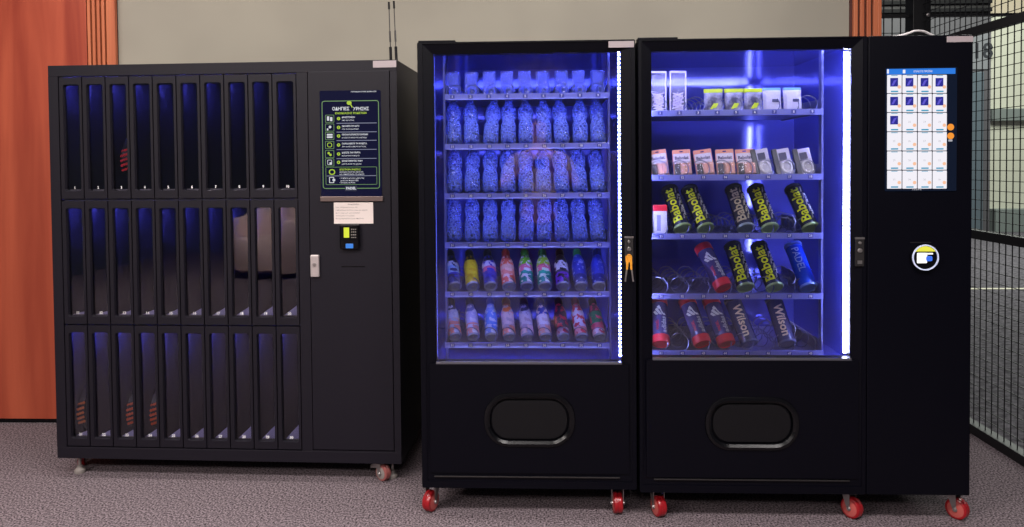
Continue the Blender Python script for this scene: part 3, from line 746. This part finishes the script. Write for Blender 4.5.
# ------------------------------------------------------------------ stock of the drinks machine
SH = ['top', 'second', 'third', 'fourth', 'fifth', 'bottom']
def water_bottle():
    o = thing('water_bottle', 'x', 'bottle', group='water bottles')
    pr = [(.006, .004), (.014, .0), (.026, .001), (.031, .008), (.0325, .02)]
    z = .024
    for i in range(4): pr += [(.0325, z), (.0312, z+.006), (.0325, z+.012)]; z += .0145
    pr += [(.0315, .086), (.0275, .097), (.0258, .105), (.0275, .113), (.0315, .123)]
    z = .126
    for i in range(2): pr += [(.0322, z), (.031, z+.006), (.0322, z+.012)]; z += .014
    pr += [(.031, .160), (.026, .176), (.018, .190), (.0135, .196), (.0135, .2), (.0165, .201), (.0165, .204), (.013, .205)]
    MB().lathe(pr, 20).done('body', 'pet', o, True, 1.2)
    MB().lathe([(.0145, .205), (.0148, .207), (.0148, .219), (.013, .222)], 16).done('cap', 'petcap', o, True)
    return o
wb = water_bottle(); used = False
leanw = {1: [-1, -3, 5, 1, -1, -2, -5, -1, -3], 2: [2, 1, 0, -2, -2, -3, -5, -5, -5], 3: [0, 0, 0, 0, 1, 0, -3, -5, -6]}
for r_ in (1, 2, 3):
    z, xs, y, t = TM[r_]
    for c_, x in enumerate(xs):
        o = copy_tree(wb) if used else wb; used = True
        lean(o, x, z, y+.055, .031, .46, leanw[r_][c_]*.8, .222)
        o['label'] = f"clear water bottle, {ORD[c_]} from left on the {SH[r_]} shelf of the drinks machine"
# top row: small clear packs with a rolled blue band
def roll_pack():
    o = thing('small_pack', 'x', 'packet', group='small clear packs on the top drinks shelf')
    K['pack'] = clearplastic('clear pack film', (150, 165, 255), .28, .1, (60, .6, .01), 1)
    K['packr'] = mat('rolled blue band', (70, 85, 200), .6, bump=(150, .6, .004))
    MB().box(-.026, .026, -.018, .018, .001, .108, .004).done('sleeve', 'pack', o)
    b = MB().lathe([(.011, -.015), (.021, -.014), (.023, 0), (.021, .014), (.011, .015), (.0105, 0), (.011, -.015)], 18, Matrix.Translation((0, 0, .026)) @ Matrix.Rotation(PI/2, 4, 'X') @ Matrix.Rotation(.5, 4, 'Y'), cap=False)
    b.done('rolled_band', 'packr', o, True)
    MB().box(-.021, .021, -.003, .003, .055, .100, .002).done('folded_card', mat('blue card', (60, 75, 190), .4), o)
    return o
rp = roll_pack(); z, xs, y, t = TM[0]
for c_, x in enumerate(xs):
    o = rp if c_ == 0 else copy_tree(rp)
    o.location = (x+random.uniform(-.003, .003), y+.05, z+.001); o.rotation_euler = (0, 0, random.uniform(-.3, .3))
    o['label'] = f"small clear pack with blue roll, {ORD[c_]} from left on the top drinks shelf"
# coloured drinks
def drink(i, row, look, cap, bands, blot, sc=45, thr=.56, tall=.205, r=.030, cat='bottle'):
    o = thing('drink_bottle', f"{look} on the {SH[row]} drinks machine shelf", cat, group='printed drink bottles')
    k = tall/.205
    pr = [(.012, .004), (r-.005, .003), (r-.002, 0), (r, .006), (r, .05), (r-.001, .052), (r, .055), (r, .118*k), (r-.003, .135*k), (r-.010, .160*k), (.016, .170*k)]
    MB().lathe(pr, 22).done('body', sleeve('printed sleeve', bands, blot, sc, thr), o, True, 1.0)
    MB().lathe([(.017, .168*k), (.018, .172*k), (.018, .196*k), (.014, tall)], 18).done('cap', mat('drink cap', cap, .35), o, True)
    MB().lathe([(.002, .0035), (r-.012, .0030), (r-.007, -.001), (r-.0025, -.0012), (r-.0005, .0015), (r+.0004, .006), (r-.0005, .007)], 22, cap=False).done('base_rim', K.setdefault('base', mat('silvery base', (175, 180, 205), .25, .3)), o, True)
    return o
row5 = [('pale blue drink bottle with black round motif', (20, 22, 30), [(0, (60, 70, 160)), (.035, (50, 60, 200)), (.06, (150, 190, 230)), (.1, (205, 215, 230)), (.125, (25, 28, 45))], (40, 45, 110)),
        ('yellow drink bottle', (25, 22, 20), [(0, (235, 215, 40)), (.13, (40, 36, 30))], (225, 190, 20)),
        ('dark blue drink bottle with pink patch', (22, 22, 30), [(0, (40, 40, 150)), (.05, (70, 60, 170)), (.07, (220, 110, 150)), (.095, (210, 215, 235)), (.125, (30, 30, 60))], (50, 55, 190)),
        ('orange and white drink bottle', (190, 60, 45), [(0, (245, 100, 80)), (.05, (250, 150, 130)), (.08, (240, 190, 170)), (.105, (245, 110, 75)), (.14, (200, 60, 45))], (250, 205, 190)),
        ('left one of two lime and teal drink bottles', (40, 130, 40), [(0, (20, 150, 130)), (.05, (30, 170, 140)), (.07, (230, 120, 150)), (.105, (120, 215, 40)), (.15, (70, 150, 40))], (235, 235, 225)),
        ('right one of two lime and teal drink bottles', (40, 110, 45), [(0, (20, 150, 130)), (.05, (40, 190, 150)), (.07, (235, 110, 140)), (.105, (170, 225, 40)), (.15, (60, 130, 40))], (220, 240, 210)),
        ('black and white drink bottle with purple base', (20, 20, 26), [(0, (120, 50, 190)), (.06, (70, 70, 90)), (.075, (225, 225, 235)), (.125, (30, 30, 40))], (30, 30, 38)),
        ('blue drink bottle with green cap', (60, 170, 90), [(0, (35, 45, 120)), (.05, (45, 60, 170)), (.12, (50, 75, 210))], (160, 170, 230), 60, .62),
        ('plain blue drink bottle at the right end', (30, 40, 120), [(0, (35, 45, 150)), (.05, (50, 70, 210)), (.12, (45, 65, 205))], (130, 145, 235), 60, .64)]
row6 = [('white drink bottle with orange base', (50, 52, 62), [(0, (245, 150, 130)), (.07, (240, 190, 180)), (.085, (215, 215, 225)), (.13, (50, 50, 80))], (190, 195, 215)),
        ('lilac drink bottle with orange base', (60, 60, 80), [(0, (240, 160, 150)), (.06, (190, 185, 225)), (.12, (120, 120, 180))], (225, 220, 235)),
        ('sky blue drink bottle', (60, 80, 170), [(0, (120, 150, 230)), (.03, (90, 140, 235)), (.12, (130, 160, 235))], (200, 215, 245)),
        ('white and peach drink bottle with orange shoulder', (110, 60, 50), [(0, (245, 150, 130)), (.045, (235, 205, 205)), (.115, (240, 120, 60)), (.15, (160, 70, 50))], (205, 180, 190)),
        ('grey white drink bottle with dark shoulder', (40, 40, 58), [(0, (225, 190, 190)), (.05, (205, 200, 220)), (.12, (60, 60, 90))], (175, 165, 190)),
        ('white and peach drink bottle with navy shoulder', (30, 36, 90), [(0, (240, 170, 150)), (.05, (230, 220, 230)), (.105, (40, 60, 170)), (.15, (30, 40, 110))], (215, 190, 200)),
        ('black drink bottle with red lettering', (24, 20, 28), [(0, (190, 150, 170)), (.035, (50, 40, 60)), (.14, (34, 28, 40))], (190, 40, 70), 40, .55),
        ('white drink bottle with red stripes', (120, 60, 70), [(0, (230, 150, 160)), (.04, (225, 215, 230)), (.14, (170, 120, 140))], (215, 50, 80), 38, .54),
        ('green and pink drink bottle', (50, 30, 40), [(0, (225, 200, 215)), (.03, (220, 90, 120)), (.06, (30, 130, 90)), (.12, (90, 40, 60))], (215, 70, 110), 38, .57)]
l5 = [-5, -4, -4, -4, -3, -3, -4, -5, -3]; l6 = [-5, -4, -1, -4, -4, -6, -6, -7, -8]
for c_, d in enumerate(row5):
    o = drink(c_, 4, *d); z, xs, y, t = TM[4]; lean(o, xs[c_]+.004, z, y+.05, .029, .85, l5[c_], .205)
for c_, d in enumerate(row6):
    o = drink(c_, 5, *d, r=.0275); z, xs, y, t = TM[5]; lean(o, xs[c_]+.006, z, y+.05, .027, .85, l6[c_], .205)

# ------------------------------------------------------------------ stock of the sports machine
RS = ['top', 'second', 'third', 'fourth', 'bottom']
K['lime'] = mat('lime print', (205, 225, 40), .4)
K['yel'] = mat('yellow print', (228, 236, 30), .4)
K['red'] = mat('red cap', (225, 40, 60), .35)
K['gold'] = mat('pale gold print', (245, 222, 195), .4)
K['beigep'] = mat('beige print', (190, 175, 140), .4)
FRONT = -PI/2
def tube(kind, label, r=.036, L=.218):
    o = thing('ball_tube', label, 'ball tube', group='padel ball tubes')
    body = {'y': (48, 50, 74), 'b': (66, 66, 78), 'r': (80, 74, 125), 'w': (72, 74, 116), 'bl': (20, 70, 215)}[kind]
    bm_ = mat('tube body', body, .15, spec=.7, coat=.3) if kind not in K else K[kind]
    K[kind] = bm_
    MB().lathe([(r-.001, .010), (r-.001, L-.022)], 26).done('body', bm_, o, True)
    capm = {'y': mat('smoke lid', (60, 62, 78), .25), 'b': mat('smoke lid', (70, 70, 74), .25), 'r': K['red'], 'w': mat('grey lid', (84, 84, 110), .3), 'bl': mat('blue lid', (90, 120, 225), .3)}[kind]
    hl = .034 if kind == 'r' else .014
    MB().lathe([(r-.006, L), (r-.001, L-.001), (r+.0012, L-.004), (r+.0012, L-hl), (r-.0005, L-hl)], 26).done('lid', capm, o, True, .7)
    bc = {'y': mat('lime silver base', (165, 190, 120), .3, .4), 'b': mat('pale base', (150, 165, 150), .3, .4), 'r': K['red'], 'w': mat('blue base', (80, 86, 130), .35), 'bl': mat('pale blue base', (120, 150, 230), .3)}[kind]
    h2 = .034 if kind == 'r' else .010
    MB().lathe([(.020, .005), (r-.007, .004), (r-.004, 0), (r+.0005, .002), (r+.0012, .006), (r+.0012, h2), (r-.0005, h2)], 26, cap=False).done('base_cap', bc, o, True, .7)
    MB().lathe([(.001, .0045), (.024, .0045)], 20, cap=False).done('base_disc', bc if kind != 'r' else K['red'], o)
    rt = r+.0004
    if kind in ('y', 'b'):
        wraptext(MB(), 'Babolat', .058, rt, .106, FRONT-.42, True, .022, .96).done('lettering', 'yel' if kind == 'y' else 'beigep', o)
        wraptext(MB(), 'PADEL TOUR', .017, rt, .11, FRONT+.75, True, .01, 1.1).done('small_print', 'white', o)
        m = MB(); z = .03
        for i in range(5):
            q = []
            for (a_, zz_) in ((FRONT+.25, 0), (FRONT+.45, .004), (FRONT+.55, .03), (FRONT+.40, .024)):
                q.append(V((rt*math.cos(a_), rt*math.sin(a_), z+zz_)))
            m.quadloop([q, [v*1.01 for v in q]]); z += .034
        m.done('flash_marks', 'grey' if kind == 'y' else 'beigep', o)
    elif kind == 'r':
        m = MB()
        # three slanted bars forming a mountain, as printed below the lid
        zb_, rr_ = .122, rt
        for i, (w0, h) in enumerate(((-.022, .022), (-.006, .036), (.010, .050))):
            q = []
            for (u, v) in ((w0, 0), (w0+.012, 0), (w0+.012-.0, 0.001), (w0-.5*h+.010, h*.9), (w0-.5*h, h*.72)):
                a_ = FRONT+u/rr_; q.append(V((rr_*math.cos(a_), rr_*math.sin(a_), zb_+v)))
            m.quadloop([q, [v_*V((1.012, 1.012, 1)) for v_ in q]])
        m.done('triangle_mark', 'white', o)
        wraptext(MB(), 'adidas', .030, rt, .078, FRONT+.35, True, .03, 1.0).done('lettering', K.setdefault('pgrey', mat('pale grey print', (190, 190, 200), .4)), o)
        wraptext(MB(), 'PADEL', .016, rt, .075, FRONT-.45, True, .02, 1.0).done('small_print', 'red', o)
    elif kind == 'w':
        wraptext(MB(), 'Wilson', .050, rt, .098, FRONT-.15, False, .025, 1.0).done('lettering', 'gold', o)
    else:
        wraptext(MB(), 'PADEL', .042, rt, .125, FRONT-.35, False, .01, .95).done('lettering', K.setdefault('pblue', mat('pale blue print', (150, 175, 235), .4)), o)
    return o
def put(o, r_, px, top, y=.05, alpha=.70, L=.218, dx=0):
    z, xs, yy, t = TR[r_]; x = on(px, 300, 1, yy+y).x
    lean(o, x, z, yy+y, .035, alpha, top, L)
E_ = 'sports machine shelf'
for px, top, lb in ((683, -14, 'dark ball tube with yellow lettering, leftmost on the third '+E_), (706, -17, 'dark ball tube with yellow lettering, second from left on the third '+E_),
                    (770, -15, 'dark ball tube with yellow lettering left of an empty coil, third '+E_), (811, -19, 'dark ball tube with yellow lettering at right end of the third '+E_)):
    put(tube('y', lb), 2, px, top)
put(tube('b', 'dark ball tube with beige lettering on the third '+E_), 2, 746, -13)
put(tube('r', 'ball tube with red ends alone in the fourth shelf, left of yellow lettered ones'), 3, 724, -22)
put(tube('y', 'dark ball tube with yellow lettering beside the red one on the fourth shelf'), 3, 746, -14)
put(tube('y', 'dark ball tube with yellow lettering nearest the blue tube on the fourth shelf'), 3, 775, -17)
put(tube('bl', 'bright blue ball tube at the right end of the fourth '+E_), 3, 809, -17)
put(tube('r', 'red ended ball tube at far left of the bottom shelf beside an empty coil'), 4, 661, -3)
put(tube('r', 'red ended ball tube in the third slot of the bottom '+E_), 4, 703, -17)
put(tube('r', 'red ended ball tube next to the first gold lettered tube, bottom shelf'), 4, 727, -17)
put(tube('w', 'slate ball tube with gold lettering beside the red ended tubes, bottom shelf'), 4, 750, -18)
put(tube('w', 'slate ball tube with gold lettering between empty coils, right on bottom shelf'), 4, 788, -15)
# white box with red top, third shelf
z, xs, yy, t = TR[2]
bx = thing('white_box', 'white box with red top at left end of the third sports shelf', 'box', (on(659.5, 220, 1, yy+.05).x, yy+.05, z+.001))
MB().box(-.028, .028, -.02, .02, 0, .125, .003).done('carton', mat('white carton', (225, 222, 235), .5), bx)
MB().box(-.0285, .0285, -.0205, .0205, .100, .1262, .003).done('lid', 'red', bx)
MB().box(-.014, .002, -.0208, -.0198, .02, .085).done('side_print', mat('grey print', (150, 150, 190), .5), bx)
# grip packs, second shelf
def grip_pack(label):
    o = thing('grip_pack', label, 'grip pack', group='salmon grip packs')
    K.setdefault('salmon', mat('salmon card', (240, 160, 140), .5)); K.setdefault('salmon2', mat('salmon roll', (245, 175, 150), .6, bump=(200, .4, .003)))
    K.setdefault('cardw', mat('card white', (225, 215, 235), .5)); K.setdefault('dkroll', mat('dark roll', (50, 40, 52), .6, bump=(200, .4, .003)))
    m = MB().ring(rrect(-.037, .037, 0, .118, .004), [(x, z) for x, z in rrect(-.008, .008, .106, .112, .003)], .010, .012); m.done('card', 'salmon', o)
    MB().prism(rrect(-.034, .034, .058, .100, .003), .0085, .0098).done('header_panel', 'cardw', o)
    text(MB(), 'Babolat', 0, .0080, .080, .020, bold=.03, wfit=.056).done('lettering', K.setdefault('slate', mat('slate print', (70, 60, 110), .5)), o)
    for x, mm in ((-.020, 'dkroll'), (.004, 'salmon2'), (.025, 'salmon2')):
        MB().lathe([(.004, .003), (.0105, .004), (.0115, .007), (.0115, .046), (.0105, .049), (.004, .050)], 14, Matrix.Translation((x, -.003, 0))).done('grip_roll', mm, o, True)
    MB().box(-.037, .037, -.016, .009, 0.0, .057, .003).done('blister', K.setdefault('film', clearplastic('clear film', (235, 230, 245), .13, .08, (40, .4, .01), .8)), o)
    return o
for c_, (px, dl) in enumerate(((662, -.14), (684.5, -.06), (707.5, -.13), (728, -.05), (748.5, -.06))):
    z, xs, yy, t = TR[1]
    o = grip_pack(f"salmon pack of racket grips, {ORD[c_]} from left on the second sports shelf")
    o.rotation_euler = (-.35, dl, -.15); o.location = (on(px-1.5, 172, 1, yy+.05).x, yy+.05, z+.009)
def ring_pack(label):
    o = thing('wristband_pack', label, 'packet', group='white ring packs')
    MB().prism(rrect(-.024, .026, 0, .118, .003), .006, .010).done('card', mat('lilac white card', (205, 200, 225), .5), o)
    MB().prism(rrect(-.018, .012, .070, .100, .002), .0045, .0058).done('print_panel', mat('dark print', (60, 60, 96), .5), o)
    MB().tube([(.002+.018*math.cos(t*.349), -.002, .034+.024*math.sin(t*.349)) for t in range(18)], .0055, 8, True).done('rolled_band', K.setdefault('cardw2', mat('white band', (235, 232, 240), .6)), o, True)
    MB().box(-.045, -.024, -.012, .008, 0, .116, .003).done('dark_side', mat('navy side', (42, 42, 66), .4), o)
    MB().box(-.024, .026, -.012, .0055, 0, .066, .003).done('blister', K['film'], o)
    return o
for c_, px in enumerate((766.5, 788, 809)):
    z, xs, yy, t = TR[1]
    o = ring_pack(f"white pack holding a rolled band, {ORD[c_]} of three right on the second sports shelf")
    o.rotation_euler = (-.35, -.16, -.15); o.location = (on(px, 172, 1, yy+.05).x, yy+.05, z+.009)
# pouches, top shelf
def pillow(w, h, t, n=8):
    m = MB(); G = [[None]*(n+1) for _ in range(2)]
    for side in (0, 1):
        rowsv = []
        for j in range(n+1):
            rv = []
            for i in range(n+1):
                u, v = i/n*2-1, j/n*2-1
                b = max(0, (1-u**4))*max(0, (1-abs(v)**6))
                rv.append(m.b.verts.new(((u*w/2)*(1-.03*(1-v*v)), (-1 if side == 0 else 1)*(t/2*b**.6+.0004), (v+1)/2*h)))
            rowsv.append(rv)
        for j in range(n):
            for i in range(n):
                q = (rowsv[j][i], rowsv[j][i+1], rowsv[j+1][i+1], rowsv[j+1][i]); m.b.faces.new(q if side == 0 else q[::-1])
    bmesh.ops.remove_doubles(m.b, verts=m.b.verts, dist=.0011)
    return m
def pouch(kind, label, grp):
    o = thing('grip_pouch', label, 'pouch', group=grp)
    if kind == 'lime':
        pillow(.076, .088, .030).done('bag', K.setdefault('pouchd', mat('lilac dark film', (66, 64, 96), .22, bump=(45, .8, .012), noise=((185, 182, 205), 26, 3))), o, True)
        MB().box(-.038, .038, -.006, .006, .084, .100, .002).done('header', 'lime', o)
        m = MB()
        for s in (0, 1): m.prism([(-.016+s*.012, .014+s*.004), (-.004+s*.012, .014+s*.004), (.008+s*.010, .036), (.000+s*.010, .038)], -.0185, -.0155)
        m.done('logo', 'lime', o)
    else:
        pillow(.078, .095, .032).done('bag', K.setdefault('pouchw', mat('white film', (205, 200, 222), .3, bump=(45, .6, .01))), o, True)
        MB().box(-.037, .037, -.005, .005, .091, .102, .002).done('header', mat('pale blue header', (120, 175, 215), .4), o)
        MB().prism(rrect(-.006, .020, .040, .052, .002), -.0185, -.0155).done('print', mat('dark mark', (70, 70, 110), .5), o)
    return o
z, xs, yy, t = TR[0]
for c_, px in enumerate((713.5, 734, 753.5)):
    o = pouch('lime', f"grip pouch with lime header, {ORD[c_]} of three on the top sports shelf", 'lime grip pouches'); o.rotation_euler = (-.12, .0, -.1+.08*c_); o.location = (on(px, 108, 1, yy+.05).x, yy+.05, z+.003)
for c_, px in enumerate((772.5, 793)):
    o = pouch('white', f"white grip pouch with pale blue header, {('left', 'right')[c_]} one on the top sports shelf", 'white grip pouches'); o.rotation_euler = (-.12, 0, .1); o.location = (on(px, 108, 1, yy+.05).x, yy+.05, z+.003)
def lace_pack(label):
    o = thing('lace_pack', label, 'packet', group='clear packs with white laces')
    K.setdefault('wplastic', mat('white edge', (215, 205, 240), .4))
    MB().ring(rrect(-.034, .034, 0, .178, .003), rrect(-.029, .029, .004, .169, .002), -.002, .002).done('frame', 'wplastic', o)
    MB().box(-.030, .030, -.0012, .0012, .004, .170).done('window', 'film', o)
    rnd = random.Random(len(label)); pts = []
    for i in range(60):
        t = i/59; pts.append((.022*math.sin(i*1.9+rnd.random()), -.006+.004*math.cos(i*2.3), .008+.075*t+.008*math.sin(i*3.1)))
    MB().tube(pts, .0026, 6).done('laces', K['wplastic'], o, True)
    return o
for c_, px in enumerate((658, 678)):
    o = lace_pack(f"tall clear pack of white laces, {('left', 'right')[c_]} one at left of the top sports shelf"); o.rotation_euler = (-.1, .02, .0); o.location = (on(px, 108, 1, yy+.04).x, yy+.04, z+.002)

# ------------------------------------------------------------------ behind the camera, seen mirrored in the glass
def skin(name, nodes, edges, m, parent=None, sub=2):
    me = bpy.data.meshes.new(name); me.from_pydata([V(n[0]) for n in nodes], edges, []); o = bpy.data.objects.new(name, me); COL.objects.link(o)
    md = o.modifiers.new('s', 'SKIN'); md.use_smooth_shade = True; o.modifiers.new('d', 'SUBSURF').levels = sub
    for d, n in zip(me.skin_vertices[0].data, nodes): d.radius = (n[1], n[2] if len(n) > 2 else n[1])
    me.skin_vertices[0].data[0].use_root = True
    dg = bpy.context.evaluated_depsgraph_get(); dg.update()
    m2 = bpy.data.meshes.new_from_object(o.evaluated_get(dg)); o.modifiers.clear(); o.data = m2; bpy.data.meshes.remove(me); m2.name = name
    m2.materials.clear(); m2.materials.append(m)
    for p in m2.polygons: p.use_smooth = True
    if parent: o.parent = parent
    return o
K['skin'] = mat('skin', (205, 150, 125), .5); K['shirt'] = mat('tan shirt', (205, 180, 150), .8); K['pants'] = mat('dark trousers', (70, 40, 46), .8); K['hair'] = mat('dark hair', (48, 30, 26), .6)
pe = thing('person', 'person in a tan shirt holding up a phone, mirrored in the drinks machine glass', 'person', (.45, -3.36, 0))
N_ = [((0, 0, .98), .15, .10), ((0, .0, 1.16), .13, .095), ((0, 0, 1.36), .165, .11), ((0, 0, 1.50), .12, .08), ((0, .0, 1.58), .055), ((0, .01, 1.66), .062, .07), ((0, .015, 1.73), .076, .092), ((0, .01, 1.81), .065, .08),
      ((-.10, 0, .92), .095), ((-.115, .02, .50), .06), ((-.12, -.01, .09), .042), ((-.13, .12, .045), .035),
      ((.10, 0, .92), .095), ((.115, .02, .50), .06), ((.12, -.01, .09), .042), ((.13, .12, .045), .035),
      ((-.20, 0, 1.47), .06), ((-.32, .05, 1.24), .046), ((-.13, .26, 1.38), .034), ((-.085, .30, 1.42), .03),
      ((.20, 0, 1.47), .06), ((.32, .05, 1.24), .046), ((.13, .26, 1.38), .034), ((.085, .30, 1.42), .03)]
E2 = [(0, 1), (1, 2), (2, 3), (3, 4), (4, 5), (5, 6), (6, 7), (0, 8), (8, 9), (9, 10), (10, 11), (0, 12), (12, 13), (13, 14), (14, 15), (3, 16), (16, 17), (17, 18), (18, 19), (3, 20), (20, 21), (21, 22), (22, 23)]
n0 = len(N_)
for s_ in (-1, 1):
    hand = 19 if s_ < 0 else 23
    for f_ in range(4):
        z_ = 1.405+f_*.019; i = len(N_)
        N_ += [((s_*.082, .325, z_), .010), ((s_*.074, .352, z_), .009), ((s_*.045, .358, z_), .008)]; E2 += [(hand, i), (i, i+1), (i+1, i+2)]
    i = len(N_); N_ += [((s_*.080, .300, 1.455), .011), ((s_*.060, .318, 1.47), .009)]; E2 += [(hand, i), (i, i+1)]
skin('body', N_, E2, K['skin'], pe)
sh = [((0, 0, 1.02), .172, .122), ((0, 0, 1.18), .155, .118), ((0, 0, 1.36), .185, .128), ((0, 0, 1.49), .145, .095), ((-.20, 0, 1.475), .078), ((-.28, .03, 1.32), .07), ((.20, 0, 1.475), .078), ((.28, .03, 1.32), .07), ((0, 0, 1.545), .07)]
skin('shirt', sh, [(0, 1), (1, 2), (2, 3), (3, 4), (4, 5), (3, 6), (6, 7), (3, 8)], K['shirt'], pe)
tr = [((0, 0, 1.02), .155, .108), ((-.10, 0, .92), .108), ((-.115, .02, .50), .078), ((-.12, -.01, .12), .065), ((.10, 0, .92), .108), ((.115, .02, .50), .078), ((.12, -.01, .12), .065)]
skin('trousers', tr, [(0, 1), (1, 2), (2, 3), (0, 4), (4, 5), (5, 6)], K['pants'], pe)
skin('hair', [((0, -.03, 1.70), .070, .06), ((0, -.012, 1.80), .078, .088), ((0, .012, 1.845), .066, .076)], [(0, 1), (1, 2)], K['hair'], pe)
m = MB()
for s_ in (-1, 1): m.lathe([(.001, -.012), (.010, -.006), (.013, 0), (.010, .006), (.001, .012)], 10, Matrix.Translation((s_*.03, .098, 1.745)))
m.done('eyes', mat('eyes', (30, 24, 22), .3), pe, True)
m = MB(); m.lathe([(.004, 0), (.014, -.03), (.016, -.038), (.004, -.046)], 10, Matrix.Translation((0, .104, 1.745))); m.done('nose', 'skin', pe, True)
MB().box(-.022, .022, .092, .101, 1.672, 1.680, .003).done('mouth', mat('lips', (165, 90, 85), .5), pe)
tag(MB().box(-.079+.45, .079+.45, -3.36+.336, -3.36+.345, 1.395, 1.475, .004).done('phone', 'gloss'), 'black phone held sideways in both hands of the mirrored person', 'phone')
ACX = -3.42
ac = thing('armchair', 'cream tub armchair standing behind the camera, mirrored in the locker windows', 'armchair', (ACX, -5.75, 0), PI+.5); ac.scale = (1.2, 1.2, 1.15)
K['cream'] = mat('cream upholstery', (232, 205, 190), .6)
m = MB(); L = []
for i in range(25):
    t = -PI*.12+PI*1.24*i/24; c_, s_ = math.cos(t), math.sin(t); h = .64+.24*max(0, math.sin(t))
    L.append([V((r_*c_, r_*s_, z_)) for r_, z_ in ((.46, .06), (.50, .30), (.50, h-.05), (.47, h), (.41, h), (.38, h-.05), (.37, .30), (.37, .06))])
m.quadloop(L); m.done('shell', 'cream', ac, True)
MB().lathe([(.30, .06), (.365, .10), (.37, .36), (.34, .43), (.1, .45)], 30).done('seat_cushion', 'cream', ac, True)
for a_ in range(4): MB().cyl((.3*math.cos(a_*PI/2+.78), .3*math.sin(a_*PI/2+.78), 0), (.3*math.cos(a_*PI/2+.78), .3*math.sin(a_*PI/2+.78), .07), .02).done('leg', 'matte', ac)

# ------------------------------------------------------------------ light
def area(name, loc, sx, sy, e, c=(1, 1, 1), rot=(0, 0, 0)):
    l = bpy.data.lights.new(name, 'AREA'); l.shape = 'RECTANGLE'; l.size = sx; l.size_y = sy; l.energy = e; l.color = c
    o = bpy.data.objects.new(name, l); COL.objects.link(o); o.location = loc; o.rotation_euler = rot; return o
area('ceiling_or_fill_lamp', (-1.9, .12, 3.17), 2.0, .25, 38, (1, .92, .88))
area('ceiling_or_fill_lamp', (.9, .02, 3.17), 2.6, .25, 44, (1, .94, .92))
area('ceiling_or_fill_lamp', (-1.2, -2.2, 3.17), 1.6, .6, 105, (1, .93, .9))
area('ceiling_or_fill_lamp', (1.4, -2.2, 3.17), 1.6, .6, 105, (1, .93, .92))
area('ceiling_or_fill_lamp', (0, -5.0, 3.17), 3.0, .6, 120, (1, .93, .92))
area('ceiling_or_fill_lamp', (-3.6, -4.4, 3.17), 1.2, .6, 230, (1, .9, .86))  # added fill lamp, brightens the armchair for its reflection in the lockers
area('court_fill', (8, 7.5, 6.8), 5, 4, 850, (.95, 1, .92))  # added light without a known fixture, makes the far wall look pale
w = bpy.data.worlds.new('world'); S.world = w; w.use_nodes = True
w.node_tree.nodes['Background'].inputs[0].default_value = (.8, .8, .9, 1); w.node_tree.nodes['Background'].inputs[1].default_value = .08
S.view_settings.view_transform = 'Standard'; S.view_settings.look = 'None'; S.view_settings.gamma = 1; S.view_settings.use_curve_mapping = False
S.view_settings.exposure = 0.0
